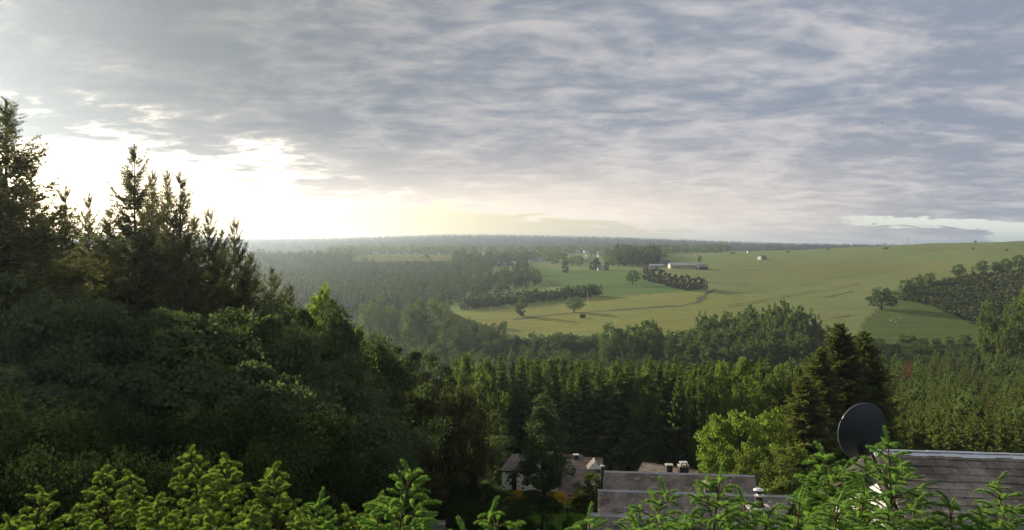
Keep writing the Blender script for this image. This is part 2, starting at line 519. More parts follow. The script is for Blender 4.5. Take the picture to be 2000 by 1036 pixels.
COLS = {
    -400: [(1, -3.2), (4, -4.2), (10, -5.2), (20, -6.5), (30, -8), (45, -9), (70, -10.5), (110, -14), (200, -25), (300, -35), (500, -38), (800, -25), (1200, -10), (2000, 0), (3500, 40), (4500, 40), (6500, 20)],
    0: [(1, -3.4), (4, -4.6), (10, -6.0), (20, -7.6), (30, -8.7), (45, -10.2), (70, -13), (110, -20), (200, -36), (300, -46), (500, -44), (800, -28), (1200, -12), (2000, 0), (3500, 45), (4500, 45), (6500, 20)],
    300: [(1, -3.5), (4, -4.8), (10, -6.4), (20, -8.2), (30, -9.7), (45, -12), (70, -16.5), (110, -25), (200, -42), (300, -50), (500, -46), (800, -30), (1200, -12), (2000, 0), (3500, 46), (4500, 46), (6500, 20)],
    600: [(1, -3.6), (4, -4.9), (10, -6.8), (20, -9.4), (30, -11.7), (45, -14.8), (60, -17.8), (80, -21.5), (110, -28), (160, -38.5), (220, -47), (300, -52), (400, -50), (550, -44), (800, -32), (1000, -20), (1200, -12), (1500, -6), (2000, -2), (3000, 28), (4000, 46), (4500, 44), (6500, 20)],
    900: [(1, -3.6), (4, -5.0), (10, -7.0), (20, -9.8), (30, -12.8), (45, -16.2), (60, -18.8), (68, -20.3), (80, -24.0), (110, -30.5), (160, -39), (220, -47), (300, -51), (400, -47), (500, -39.5), (600, -38), (700, -36), (850, -29), (1000, -21), (1150, -14), (1400, -7), (1800, -4), (2500, 12), (3200, 48), (4000, 74), (4500, 70), (6500, 20)],
    1200: [(1, -3.6), (4, -5.0), (10, -7.0), (20, -9.8), (30, -13.2), (45, -16.8), (60, -19.3), (68, -20.7), (80, -24.4), (110, -30.5), (160, -38.5), (220, -46), (300, -50), (400, -45), (480, -37.5), (560, -31.5), (620, -29), (700, -24.5), (800, -20.5), (1000, -16), (1200, -10), (1500, -6), (2000, -4), (2800, 22), (4000, 58), (4500, 54), (6500, 20)],
    1500: [(1, -3.6), (4, -5.0), (10, -7.0), (20, -9.6), (30, -13), (45, -17.5), (60, -20.6), (80, -24.6), (110, -30.5), (160, -37), (220, -44), (300, -49), (400, -45), (480, -38), (600, -30), (800, -19.5), (1000, -12), (1300, -2.5), (1450, 0), (1700, -4), (2500, -2), (3200, 14), (4000, 24), (4500, 24), (6500, 10)],
    1800: [(1, -3.6), (4, -5.2), (8, -7.2), (11, -8.2), (16, -8.9), (20, -9.6), (30, -12), (45, -15.8), (60, -19.2), (90, -26), (130, -31.5), (200, -40), (330, -47.5), (400, -45.5), (470, -36), (550, -27), (700, -16), (900, -3), (1100, 9.3), (1300, 12), (1600, 5), (2500, 0), (4000, 8), (6500, 0)],
    2000: [(1, -3.6), (4, -5.2), (8, -7.2), (11, -8.2), (16, -8.9), (20, -9.6), (30, -11.8), (45, -15.4), (60, -18.8), (90, -25.5), (130, -31), (200, -39.5), (330, -46.5), (430, -42), (480, -33), (550, -15), (620, -9), (700, -5), (900, 3), (1100, 13.5), (1300, 16), (1600, 8), (4000, 5), (6500, 0)],
    2400: [(1, -3.6), (4, -5.0), (10, -7.2), (20, -9.0), (45, -14), (90, -24), (130, -29), (200, -37), (330, -44), (430, -36), (480, -28), (550, -12), (700, -2), (900, 6), (1100, 16), (1300, 18), (1600, 10), (4000, 5), (6500, 0)],
}
TH_N, LR_N = 721, 400
TH = np.linspace(-np.pi, np.pi, TH_N)
LR = np.linspace(math.log(0.5), math.log(7200.0), LR_N)


def _table():
    ths, rows = [], []
    for px in sorted(COLS):
        th = math.atan((px - CX) / F)
        c = math.cos(th)
        lr = np.array([math.log(d / c) for d, _ in COLS[px]])
        rows.append(np.interp(LR, lr, [z for _, z in COLS[px]]))
        ths.append(th)
    back = np.interp(LR, np.log([1, 10, 100, 1000, 6500]), [-3.4, -2.2, 6, 40, 40])
    ths = [-np.pi] + ths + [np.pi]
    rows = [back] + rows + [back]
    rows = np.array(rows)
    Z = np.empty((TH_N, LR_N))
    for j in range(LR_N):
        Z[:, j] = np.interp(TH, ths, rows[:, j])

    def blur(a, s, ax):
        k = np.exp(-0.5 * (np.arange(-3 * s, 3 * s + 1) / s) ** 2)
        k /= k.sum()
        pad = [(0, 0), (0, 0)]
        pad[ax] = (3 * s, 3 * s)
        return np.apply_along_axis(lambda r: np.convolve(r, k, 'valid'), ax, np.pad(a, pad, 'edge'))
    return blur(blur(Z, 4, 0), 3, 1)


ZT = _table()


def ground(x, y):
    x, y = np.asarray(x, float), np.asarray(y, float)
    r = np.maximum(np.hypot(x, y), 0.51)
    th = np.arctan2(x, y)
    a = (th + np.pi) / (2 * np.pi) * (TH_N - 1)
    b = np.clip((np.log(r) - LR[0]) / (LR[1] - LR[0]), 0, LR_N - 1.001)
    i, j = np.clip(a.astype(int), 0, TH_N - 2), b.astype(int)
    fa, fb = a - i, b - j
    z = ZT[i, j] * (1 - fa) * (1 - fb) + ZT[i + 1, j] * fa * (1 - fb) + ZT[i, j + 1] * (1 - fa) * fb + ZT[i + 1, j + 1] * fa * fb
    s = np.clip(r / 300.0, 0.05, 2.5)
    z = z + s * 0.45 * (np.sin(x / 23.0 + 1.3 * np.sin(y / 41.0)) * np.sin(y / 31.0 + 0.7)) * np.clip(r / 60.0, 0, 1)
    return z


def hit(px, py, dmin=380.0, dmax=5000.0):
    """depth at which the ray through a photo pixel meets the ground beyond dmin"""
    d = np.exp(np.linspace(math.log(dmin), math.log(dmax), 4000))
    g = ground((px - CX) / F * d, d) - (HY - py) / F * d
    k = np.argmax(g >= 0)
    return float(d[k]) if g[k] >= 0 else float(d[np.argmax(g / d)])


def on(px, d):
    x = (px - CX) / F * d
    return Vector((x, d, float(ground(x, d))))


def inpoly(px, py, poly):
    c = np.zeros(px.shape, bool)
    k = len(poly)
    for i in range(k):
        (x1, y1), (x2, y2) = poly[i], poly[(i + 1) % k]
        cond = ((y1 > py) != (y2 > py)) & (px < (x2 - x1) * (py - y1) / (y2 - y1 + 1e-12) + x1)
        c ^= cond
    return c


def build_terrain():
    ths = np.unique(np.concatenate([np.radians(np.arange(-45, 45.01, 0.2)), np.radians(np.arange(-180, -45, 3.0)), np.radians(np.arange(45, 180, 3.0))]))
    rs = np.unique(np.concatenate([np.geomspace(0.5, 60, 50), np.geomspace(60, 1800, 270), np.geomspace(1800, 7000, 60)]))
    T, R = np.meshgrid(ths, rs, indexing='ij')
    X, Y = R * np.sin(T), R * np.cos(T)
    Z = ground(X, Y)
    nt, nr = T.shape
    v = np.stack([X, Y, Z], -1).reshape(-1, 3)
    i, j = np.meshgrid(np.arange(nt), np.arange(nr - 1), indexing='ij')
    i2 = (i + 1) % nt
    q = np.stack([i * nr + j, i2 * nr + j, i2 * nr + j + 1, i * nr + j + 1], -1).reshape(-1, 4)[:, ::-1]
    x, y, z = v.T
    front = y > 1.0
    yy = np.where(front, y, 1.0)
    px, py = CX + F * x / yy, HY - F * z / yy
    col = np.empty((len(v), 3))
    col[:] = (0.055, 0.072, 0.028)
    col[y > 1900] = (0.035, 0.050, 0.025)
    def fade(x, lo, hi):
        t = np.clip((x - lo) / (hi - lo), 0, 1)
        return (t * t * (3 - 2 * t))[:, None]
    wob = 9 * np.sin(x / 19.0) * np.sin(y / 27.0) + 5 * np.sin(x / 7.0 + y / 11.0)
    left_rim = np.interp(py, [560, 612, 635, 665, 700], [880, 884, 925, 985, 1010]) + wob * 0.6
    mead = front & (px > left_rim) & (y > 383 + wob * 0.5) & (y < 1750)
    col[mead] = (0.250, 0.300, 0.140)
    gw = fade(-px, -1650, -1350) * fade(py, 560 - 0, 585) * fade(-py, -668, -640) * mead[:, None]
    gw = np.where((px < 1400)[:, None], fade(py - np.interp(px, [870, 1000, 1170, 1400], [612, 601, 582, 565]), -1.5, 1.5) * fade(-py, -668, -640) * mead[:, None], gw)
    col[:] = col * (1 - gw) + np.array((0.315, 0.330, 0.122)) * gw
    past = mead & inpoly(px, py, [(1040, 528), (1260, 528), (1340, 560), (1385, 566), (1170, 582), (1160, 570), (1080, 560)])
    col[past] = (0.160, 0.245, 0.095)
    hb = (fade(py, 500, 530) * fade(-py, -560, -535) * fade(px, 1380, 1480) * 0.35) * mead[:, None]
    col[:] = col * (1 - hb) + np.array((0.235, 0.215, 0.095)) * hb
    rough = mead & inpoly(px, py, [(1760, 560), (1800, 592), (2100, 500), (2100, 700), (1650, 700), (1690, 625)])
    col[rough] = (0.130, 0.180, 0.070)  # rough pasture green, deepened to carry the shade of the slope as well
    strip = front & inpoly(px, py, [(685, 500), (720, 496), (880, 497), (890, 509), (690, 512)]) & (y > 900) & (y < 1800)
    col[strip] = (0.180, 0.200, 0.062)
    far_f = front & (y > 1750) & (y < 2300) & (px > 1300)
    col[far_f] = (0.13, 0.16, 0.055)
    lawn = front & inpoly(px, py, [(1000, 968), (1180, 962), (1180, 1100), (1040, 1100)]) & (y < 62) & (y > 30)
    col[lawn] = (0.060, 0.115, 0.028)
    c4 = np.concatenate([col, np.ones((len(v), 1))], 1)
    me = mesh_np('terrain', v, q, 'ground', {'cover': ('FLOAT_COLOR', c4)}, smooth=True)
    tag(link('terrain', me), 'rolling hillside, valley and meadow ground', None, None, 'structure')


build_terrain()


# ------------------------------------------------------------------ tree prototypes (height 1, base at the origin)
def nrm(a):
    return a / (np.linalg.norm(a, axis=-1, keepdims=True) + 1e-9)


def rhombi(p, d, side, l, w):
    """leaf-shaped quads from base points p along d, half-width w along side"""
    l, w = np.asarray(l)[..., None], np.asarray(w)[..., None]
    v = np.stack([p, p + d * l * 0.5 + side * w, p + d * l, p + d * l * 0.5 - side * w], -2).reshape(-1, 3)
    q = np.arange(len(v)).reshape(-1, 4)
    return v, q


def conifer(seed, levels, nb, ntw, R=0.2, base=0.08, up=0.25, droop=0.5, sub=0, lw=0.22, ragged=0.25, power=0.85, leader=0.0):
    rng = np.random.default_rng(seed)
    h = np.repeat(np.linspace(base, 0.985, levels), nb) + rng.uniform(-0.5, 0.5, levels * nb) * (1 - base) / levels
    h = np.clip(h, base * 0.8, 0.992)
    B = len(h)
    az = rng.uniform(0, 2 * np.pi, B)
    L = R * np.power(1 - h, power) * rng.uniform(1 - ragged, 1 + ragged, B) + 0.012
    # narrower skirt at the very bottom
    L *= np.clip(0.7 + (h - base) * 3.0, 0.7, 1.0)
    out = np.stack([np.cos(az), np.sin(az), 0 * az], -1)
    sid = np.stack([-np.sin(az), np.cos(az), 0 * az], -1)
    slope = up * (h ** 1.5) * 1.8 - droop * (1 - h) * 0.55
    t = (np.arange(ntw) + 0.6) / ntw
    t = np.clip(t[None] + rng.uniform(-0.4, 0.4, (B, ntw)) / ntw, 0.08, 1.0)
    tt = t[..., None]
    zc = L[:, None] * (slope[:, None] * t + 0.22 * t ** 3 * (1 - h[:, None] * 0.5))
    p = out[:, None] * (L[:, None] * t)[..., None]
    p[..., 2] += h[:, None] + zc
    vs, tips = [], []
    for s in (-1, 1):
        a = rng.uniform(0.45, 1.0, (B, ntw))
        d = out[:, None] * np.cos(a)[..., None] + s * sid[:, None] * np.sin(a)[..., None]
        d[..., 2] += slope[:, None] * 0.5 + rng.uniform(-0.45, 0.25, (B, ntw))
        d = nrm(d)
        l = (L[:, None] * (0.42 * (1 - t) + 0.16) + 0.006) * rng.uniform(0.7, 1.3, (B, ntw))
        rnd = rng.normal(size=(B, ntw, 3))
        side = nrm(np.cross(d, nrm(np.array([0, 0, 1.0]) + 0.55 * rnd)))
        if sub:
            for k in range(sub):
                f = (k + 0.3) / sub
                for s2 in (-1, 1):
                    d2 = nrm(d + s2 * side * 0.9 + rng.normal(size=d.shape) * 0.22)
                    sd2 = nrm(np.cross(d2, rng.normal(size=d.shape)))
                    v, _ = rhombi(p + d * (l * f)[..., None], d2, sd2, l * 0.42 * (1.1 - f), l * lw * 0.30)
                    vs.append(v)
                    tips.append(np.repeat(((t > 0.8) & (f > 0.4)).ravel() * rng.uniform(0.2, 0.8, t.size), 4))
            v, _ = rhombi(p, d, side, l * 1.1, l * lw * 0.22)
            vs.append(v)
            tips.append(np.zeros(len(v)))
        else:
            v, _ = rhombi(p, d, side, l, l * lw)
            vs.append(v)
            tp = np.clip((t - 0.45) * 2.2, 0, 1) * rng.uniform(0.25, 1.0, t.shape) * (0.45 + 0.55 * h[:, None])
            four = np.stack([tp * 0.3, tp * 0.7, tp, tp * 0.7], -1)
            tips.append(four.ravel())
    # branch axes
    v, _ = rhombi(np.stack([0 * h, 0 * h, h], -1), nrm(out + np.stack([0 * h, 0 * h, slope * 0.9], -1)), sid, L, L * 0.035 + 0.0015)
    vs.append(v)
    tips.append(np.zeros(len(v)))
    if leader:
        k = 10
        lp = np.zeros((k, 3))
        lp[:, 2] = np.linspace(0.975, 1.0 + leader * 0.4, k)
        ang = rng.uniform(0, 6.28, k)
        ld = nrm(np.stack([np.cos(ang), np.sin(ang), np.full(k, 1.2)], -1))
        v, _ = rhombi(lp, ld, nrm(np.cross(ld, [0.3, 0.1, 1.0])), np.full(k, 0.018), np.full(k, 0.004))
        vs.append(v)
        tips.append(np.zeros(len(v)))
    v = np.concatenate(vs)
    q = np.arange(len(v)).reshape(-1, 4)
    tb = MB()
    zz = np.array([0, 0.25, 0.6, 0.99 + leader])
    tb.tube(np.stack([0 * zz, 0 * zz, zz], -1), [0.014, 0.011, 0.006, 0.0012], 6)
    return dict(v=v, q=q, tip=np.concatenate(tips), trunk=tb.arrays())


def broadleaf(seed, nclump, nleaf, leaf, R=0.42, base=0.18, shape='round', flat=0.82, trunk_r=0.028):
    rng = np.random.default_rng(seed)
    z = rng.uniform(0, 1, nclump * 3)
    if shape == 'round':
        prof = np.sqrt(np.clip(1 - ((z - 0.48) / 0.54) ** 2, 0, 1))
    elif shape == 'cone':
        prof = np.clip(1.05 - z, 0, 1) ** 0.75 * np.clip(z * 6, 0.3, 1)
    elif shape == 'tall':
        prof = np.clip(np.sin(np.pi * np.clip(z * 0.92 + 0.06, 0, 1)), 0, 1) ** 0.6
    else:                                  # shrub: wide from the ground
        prof = np.sqrt(np.clip(1 - z ** 2, 0, 1))
    keep = rng.uniform(0, 1, len(z)) < prof + 0.12
    z, prof = z[keep][:nclump], prof[keep][:nclump]
    n = len(z)
    az = rng.uniform(0, 2 * np.pi, n)
    rr = R * prof * np.power(rng.uniform(0.12, 1, n), 0.42) * rng.uniform(0.78, 1.1, n)
    c = np.stack([rr * np.cos(az), rr * np.sin(az), base + (0.94 - base) * z], -1)
    rc = rng.uniform(0.45, 1.35, n) * R * 0.29 * (28.0 / max(n, 28)) ** 0.25
    per = nleaf // n
    d = nrm(rng.normal(size=(n, per, 3)) + np.array([0, 0, 0.35]) + nrm(c - np.array([0, 0, 0.5]))[:, None] * 0.55)
    rad = rc[:, None] * np.power(rng.uniform(0.10, 1, (n, per)), 0.38) * rng.uniform(0.8, 1.22, (n, per))
    p = c[:, None] + d * rad[..., None] * np.array([1.05, 1.05, flat])
    nv = nrm(d * np.array([1, 1, 0.82 / flat]) + rng.normal(size=d.shape) * 0.75)
    dd = nrm(np.cross(nv, rng.normal(size=d.shape)))
    sd = np.cross(nv, dd)
    l = leaf * rng.uniform(0.65, 1.4, (n, per))
    v, q = rhombi(p.reshape(-1, 3), dd.reshape(-1, 3), sd.reshape(-1, 3), l.ravel(), l.ravel() * 0.42)
    tb = MB()
    zz = np.linspace(0, base + 0.35, 5)
    wob = rng.normal(size=(5, 2)) * 0.012
    wob[0] = 0
    stem = np.stack([wob[:, 0], wob[:, 1], zz], -1)
    tb.tube(stem, np.linspace(trunk_r, trunk_r * 0.45, 5), 7)
    for k in rng.choice(n, min(n, 16), replace=False):
        s = stem[rng.integers(2, 5)]
        m_ = (s + c[k]) / 2 + np.array([0, 0, -0.02])
        tb.tube([s, m_, c[k]], [trunk_r * 0.38, trunk_r * 0.24, trunk_r * 0.08], 5, cap=False)
    return dict(v=v, q=q, tip=None, trunk=tb.arrays())


def finish(p, name, mat, bark='bark'):
    """meshes of a prototype: crown, trunk, and both in one for small trees"""
    at = {'tip': ('FLOAT', p['tip'])} if p['tip'] is not None else None
    tv, tf = p['trunk']
    p['crown_me'] = mesh_np(name + '_crown', p['v'], p['q'], mat, at)
    p['trunk_me'] = mesh_np(name + '_trunk', tv, tf, bark, smooth=True)
    k = len(p['v'])
    at2 = {'tip': ('FLOAT', np.concatenate([p['tip'], np.zeros(len(tv))]))} if p['tip'] is not None else None
    p['both_me'] = mesh_np(name + '_tree', np.concatenate([p['v'], tv]), [p['q']] + [f + k for f in tf], [mat, bark], at2,
                           face_mat=np.concatenate([np.zeros(len(p['q'])), np.ones(sum(len(f) for f in tf))]))
    return p


def family(maker, name, mat, seeds, bark='bark', **kw):
    return [finish(maker(s, **kw), name, mat, bark) for s in seeds]


P = {}
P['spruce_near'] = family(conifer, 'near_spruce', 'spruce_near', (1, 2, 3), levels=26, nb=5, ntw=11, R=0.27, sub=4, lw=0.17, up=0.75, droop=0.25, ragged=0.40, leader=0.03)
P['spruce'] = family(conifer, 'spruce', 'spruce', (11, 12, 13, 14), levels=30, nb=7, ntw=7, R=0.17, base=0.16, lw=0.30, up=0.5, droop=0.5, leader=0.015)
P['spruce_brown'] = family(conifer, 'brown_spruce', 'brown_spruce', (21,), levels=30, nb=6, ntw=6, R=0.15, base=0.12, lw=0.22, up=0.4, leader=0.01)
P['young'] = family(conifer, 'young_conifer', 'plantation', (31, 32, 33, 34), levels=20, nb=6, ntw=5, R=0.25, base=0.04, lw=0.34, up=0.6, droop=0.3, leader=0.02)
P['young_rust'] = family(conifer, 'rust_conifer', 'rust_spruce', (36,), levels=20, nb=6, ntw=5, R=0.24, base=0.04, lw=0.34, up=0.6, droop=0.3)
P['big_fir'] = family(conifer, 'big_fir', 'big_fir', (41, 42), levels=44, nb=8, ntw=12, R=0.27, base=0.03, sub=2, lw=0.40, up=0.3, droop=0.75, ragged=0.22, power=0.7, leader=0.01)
P['leaf_near'] = family(broadleaf, 'near_broadleaf', 'leaf_dark', (51, 52, 53), nclump=64, nleaf=30000, leaf=0.0175, R=0.48, base=0.08, shape='round', flat=0.55)
P['leaf_shrub'] = family(broadleaf, 'near_shrub', 'leaf_shade', (55, 56), nclump=55, nleaf=44000, leaf=0.0135, R=0.62, base=0.02, shape='shrub', trunk_r=0.02)
P['leaf_mid'] = family(broadleaf, 'mid_broadleaf', 'leaf_mid', (61, 62, 63), nclump=70, nleaf=9000, leaf=0.026, R=0.36, base=0.10, shape='tall')
P['leaf_bright2'] = family(broadleaf, 'lit_broadleaf', 'leaf_fresh', (73, 74), nclump=80, nleaf=10000, leaf=0.024, R=0.36, base=0.08, shape='tall')
P['leaf_brown'] = family(broadleaf, 'brown_broadleaf', 'leaf_brown', (65,), nclump=90, nleaf=15000, leaf=0.022, R=0.52, base=0.06, shape='round')
P['leaf_cone'] = family(broadleaf, 'cone_broadleaf', 'leaf_dark', (67,), nclump=120, nleaf=15000, leaf=0.020, R=0.34, base=0.08, shape='cone')
P['leaf_light'] = family(broadleaf, 'light_broadleaf', 'leaf_light', (71, 72), nclump=80, nleaf=10000, leaf=0.024, R=0.36, base=0.08, shape='tall')
P['leaf_valley'] = family(broadleaf, 'valley_broadleaf', 'leaf_far', (81, 82, 83), nclump=40, nleaf=1800, leaf=0.060, R=0.40, base=0.06, shape='tall')
P['leaf_lone'] = family(broadleaf, 'lone_broadleaf', 'leaf_far', (85, 86), nclump=60, nleaf=3500, leaf=0.040, R=0.52, base=0.22, shape='round', trunk_r=0.04)
P['leaf_bright'] = family(broadleaf, 'bright_broadleaf', 'leaf_mid', (84, 87), nclump=40, nleaf=1800, leaf=0.060, R=0.42, base=0.06, shape='tall')
P['leaf_pale'] = family(broadleaf, 'pale_broadleaf', 'leaf_mid', (92, 93), nclump=70, nleaf=4000, leaf=0.040, R=0.52, base=0.10, shape='round', trunk_r=0.04)
P['leaf_oak'] = family(broadleaf, 'oak', 'leaf_dark', (95,), nclump=90, nleaf=7000, leaf=0.032, R=0.50, base=0.16, shape='round', trunk_r=0.04)
P['leaf_copper'] = family(broadleaf, 'copper_broadleaf', 'leaf_copper', (88, 90), nclump=50, nleaf=3200, leaf=0.044, R=0.45, base=0.04, shape='round')
P['leaf_orange'] = family(broadleaf, 'orange_bush', 'leaf_orange', (89,), nclump=30, nleaf=700, leaf=0.09, R=0.6, base=0.02, shape='shrub')
P['broom'] = family(broadleaf, 'broom_bush', 'broom', (91,), nclump=40, nleaf=1600, leaf=0.05, R=0.6, base=0.02, shape='shrub')
RNG = np.random.default_rng(2024)
NTH = 'first second third fourth fifth sixth seventh eighth ninth tenth eleventh twelfth thirteenth fourteenth fifteenth'.split()


def tree(name, fam, px, top_py, d, w=None, label='', cat='tree', group=None, parts=True, hmin=1.0, height=None, k=None, aspect=None):
    """a tree whose top shows at a photo pixel at depth d; w is the crown width in metres"""
    loc = on(px, d)
    h = height if height is not None else max((HY - top_py) / F * d - loc.z, hmin)
    pr = P[fam][RNG.integers(len(P[fam])) if k is None else k]
    if 'wid' not in pr:
        rr = np.hypot(pr['v'][:, 0], pr['v'][:, 1])
        pr['wid'] = 2 * np.percentile(rr, 97)
    sw = (w / pr['wid']) if w else h * (aspect or 1.0) * RNG.uniform(0.9, 1.1)
    rot = RNG.uniform(0, 6.283)
    loc.z -= 0.05
    if parts:
        o = thing(name, label, cat, loc, group, rot, (sw, sw, h))
        link('trunk', pr['trunk_me'], o)
        link('crown', pr['crown_me'], o)
    else:
        o = link(name, pr['both_me'], None, loc)
        o.rotation_euler = (0, 0, rot)
        o.scale = (sw, sw, h)
        tag(o, label, cat, group)
    return o


# ------------------------------------------------------------------ the dark wood on the left, close by
for i, (px, ty, d, w, lab) in enumerate([
    (12, 205, 27, 7.0, 'tallest dark spruce at the picture edge, its tip above the bright gap in the clouds'),
    (-75, 140, 24, 7.0, 'dark spruce half outside the picture beside the tallest spruce'),
    (62, 330, 30, 5.0, 'dark spruce close beside the tallest spruce at the picture edge'),
    (128, 372, 35, 4.6, 'bushy small spruce against the bright sky, first after the tallest spruce'),
    (174, 385, 39, 4.0, 'thin spruce top against the bright sky between two bushier ones'),
    (263, 293, 38, 6.0, 'tall slender spruce standing out against the bright evening sky'),
    (297, 338, 41, 4.5, 'dark spruce top touching the tall slender spruce'),
    (326, 338, 43, 4.2, 'spruce top between two others, third in the clump against the sky'),
    (352, 345, 42, 5.0, 'spruce with a long thin tip, last of the tall clump against the sky'),
    (408, 412, 46, 4.2, 'small narrow spruce on the falling edge of the wood'),
    (458, 432, 50, 4.6, 'last small spruce of the dark wood before the distant ridge'),
    (432, 455, 49, 4.6, 'low spruce between the two small spruces at the end of the wood')]):
    tree('spruce_tree', 'spruce_near', px, ty, d, w, lab, group='dark spruces against the evening sky')
FILL = 'dark spruce buried in the hazy wood below the sky line'
for px, ty, d in [(90, 430, 34), (215, 415, 42), (150, 450, 44), (300, 440, 46), (380, 430, 47), (20, 440, 33), (250, 450, 40), (340, 455, 50), (490, 500, 56), (530, 530, 60), (420, 480, 55), (565, 560, 66),
                  (60, 480, 38), (190, 480, 48), (110, 500, 40), (270, 500, 44), (480, 520, 50), (380, 510, 45)]:
    tree('wood_spruce', 'spruce_near', px, ty, d, 6.0, FILL, group='spruces buried in the wood')
BL = 'dark leafy tree of the shaded wood beside the young spruces'
for px, ty, d, w in [(-40, 520, 20, 6.5), (45, 560, 21, 6), (130, 600, 20, 5.5), (225, 580, 23, 6.5), (320, 595, 22, 6), (420, 590, 25, 6.5), (515, 605, 27, 6.5), (600, 640, 31, 6),
                     (80, 680, 17, 5), (200, 690, 17, 5), (300, 700, 18, 5), (400, 690, 19, 5), (500, 700, 21, 5.5), (590, 720, 24, 6), (660, 690, 35, 6.5), (-60, 700, 16, 5),
                     (700, 655, 44, 7), (620, 600, 40, 6.5), (560, 590, 36, 6), (740, 690, 46, 7), (690, 760, 33, 6)]:
    tree('leafy_tree', 'leaf_near', px, ty, d, w, BL, group='leafy trees of the shaded wood')
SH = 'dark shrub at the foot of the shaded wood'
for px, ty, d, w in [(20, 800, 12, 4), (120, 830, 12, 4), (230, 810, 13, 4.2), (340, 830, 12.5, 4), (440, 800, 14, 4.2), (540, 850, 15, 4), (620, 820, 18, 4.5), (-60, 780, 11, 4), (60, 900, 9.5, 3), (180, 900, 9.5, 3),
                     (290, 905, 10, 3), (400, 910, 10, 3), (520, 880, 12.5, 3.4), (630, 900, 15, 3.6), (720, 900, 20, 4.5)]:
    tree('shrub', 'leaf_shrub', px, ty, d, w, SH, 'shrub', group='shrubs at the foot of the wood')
for px, ty, d, w, fam, lab in [
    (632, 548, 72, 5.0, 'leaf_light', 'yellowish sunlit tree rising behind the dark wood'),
    (672, 590, 78, 5.5, 'leaf_mid', 'green tree lit from behind beside the yellowish sunlit tree'),
    (590, 575, 74, 6.0, 'leaf_mid', 'hazy tree behind the dark wood, before the yellowish one'),
    (775, 670, 60, 8.0, 'leaf_near', 'dark rounded tree at the lower end of the shaded wood'),
    (720, 640, 66, 6.5, 'leaf_mid', 'leafy tree on the falling edge of the wood, behind the dark rounded one'),
    (830, 678, 74, 7.5, 'leaf_near', 'dark leafy tree with a lit top, last of the wood above the brown tree'),
    (790, 735, 55, 6.5, 'leaf_brown', 'brownish tree between the dark wood and the broad brown tree'),
    (858, 742, 54, 7.6, 'leaf_brown', 'broad brownish leafy tree beside the white cottage'),
    (905, 760, 62, 4.5, 'leaf_brown', 'slim brownish tree behind the broad brown one'),
    (700, 800, 38, 6.0, 'leaf_near', 'dark leafy tree low in the wood behind the young spruces'),
    (770, 840, 42, 5.5, 'leaf_brown', 'low brown tree in the shade before the broad brown tree'),
    (1062, 764, 63, 4.3, 'leaf_cone', 'dark green cone-shaped tree standing before the white cottage'),
    (960, 800, 78, 5.0, 'leaf_near', 'dark tree behind the thatch-grey end of the white cottage'),
]:
    tree('leafy_tree', fam, px, ty, d, w, lab)

# ------------------------------------------------------------------ the spruce wood behind the houses
RG = 'tall sunlit-topped spruces behind the houses'
RL = 'tall spruce with a sunlit top in the row behind the grey roofs'
for row, (d0, n, y0, y1) in enumerate([(104, 34, 700, 735), (112, 36, 695, 722), (121, 38, 688, 715), (131, 40, 690, 712)]):
    for k in range(n):
        px = 868 + (1575 - 868) * (k + RNG.uniform(0.1, 0.9)) / n
        if row == 0 and 1395 < px < 1500:
            continue
        brown = row < 2 and 1262 < px < 1345 and RNG.uniform() < 0.6
        ty = RNG.uniform(y0, y1) + RNG.choice([-6, 0, 0, 8, 22]) + (18 if px < 960 else 0) + (12 if brown else 0)
        d = d0 + RNG.uniform(-3, 3)
        if brown:
            tree('dying_spruce', 'spruce_brown', px, ty + 25, d, 3.0, 'bare brown dying spruce in the wood behind the twin chimneys', group='brown dying spruces')
        elif RNG.uniform() < 0.22:
            tree('row_leafy_tree', 'leaf_mid', px, ty + 6, d, RNG.uniform(3.5, 5.5), 'leafy tree squeezed between the spruces behind the grey roofs', group='leafy trees in the spruce row')
        else:
            tree('spruce_tree', 'spruce', px, ty, d, RNG.uniform(3.0, 5.6), RL, group=RG)
for px, ty, d, w, fam, lab in [
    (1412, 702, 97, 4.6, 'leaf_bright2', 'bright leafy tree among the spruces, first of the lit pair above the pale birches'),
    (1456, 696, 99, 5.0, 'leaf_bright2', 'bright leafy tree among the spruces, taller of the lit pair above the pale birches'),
    (1375, 715, 98, 4.6, 'leaf_mid', 'green leafy tree at the edge of the lit pair among the spruces'),
    (1500, 715, 101, 4.0, 'leaf_mid', 'green leafy tree between the lit pair and the huge conifer'),
    (905, 690, 92, 5.5, 'leaf_mid', 'leafy tree with a lit crown where the spruce row begins'),
    (950, 700, 96, 5.0, 'leaf_mid', 'second leafy tree where the spruce row begins'),
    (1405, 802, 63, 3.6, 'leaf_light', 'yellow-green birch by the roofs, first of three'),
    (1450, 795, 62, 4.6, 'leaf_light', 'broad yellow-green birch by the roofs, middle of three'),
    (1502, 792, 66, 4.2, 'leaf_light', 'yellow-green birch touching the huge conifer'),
    (1475, 860, 57, 4.2, 'leaf_mid', 'low green bush-like tree under the yellow-green birches'),
    (1540, 870, 54, 4.5, 'leaf_mid', 'low leafy tree under the huge conifer, above the roof end')]:
    tree('leafy_tree', fam, px, ty, d, w, lab)
for px, ty, d, w, lab in [
    (1640, 632, 78, 8.6, 'huge broad dark conifer with lit flank, the foremost behind the dish'),
    (1688, 648, 80, 7.6, 'huge conifer with drooping boughs directly above the satellite dish'),
    (1602, 680, 75, 6.6, 'tall conifer on the sunny flank of the huge dark conifers'),
    (1572, 735, 71, 6.5, 'smaller conifer leaning on the flank of the huge conifers')]:
    tree('large_conifer', 'big_fir', px, ty, d, w, lab)

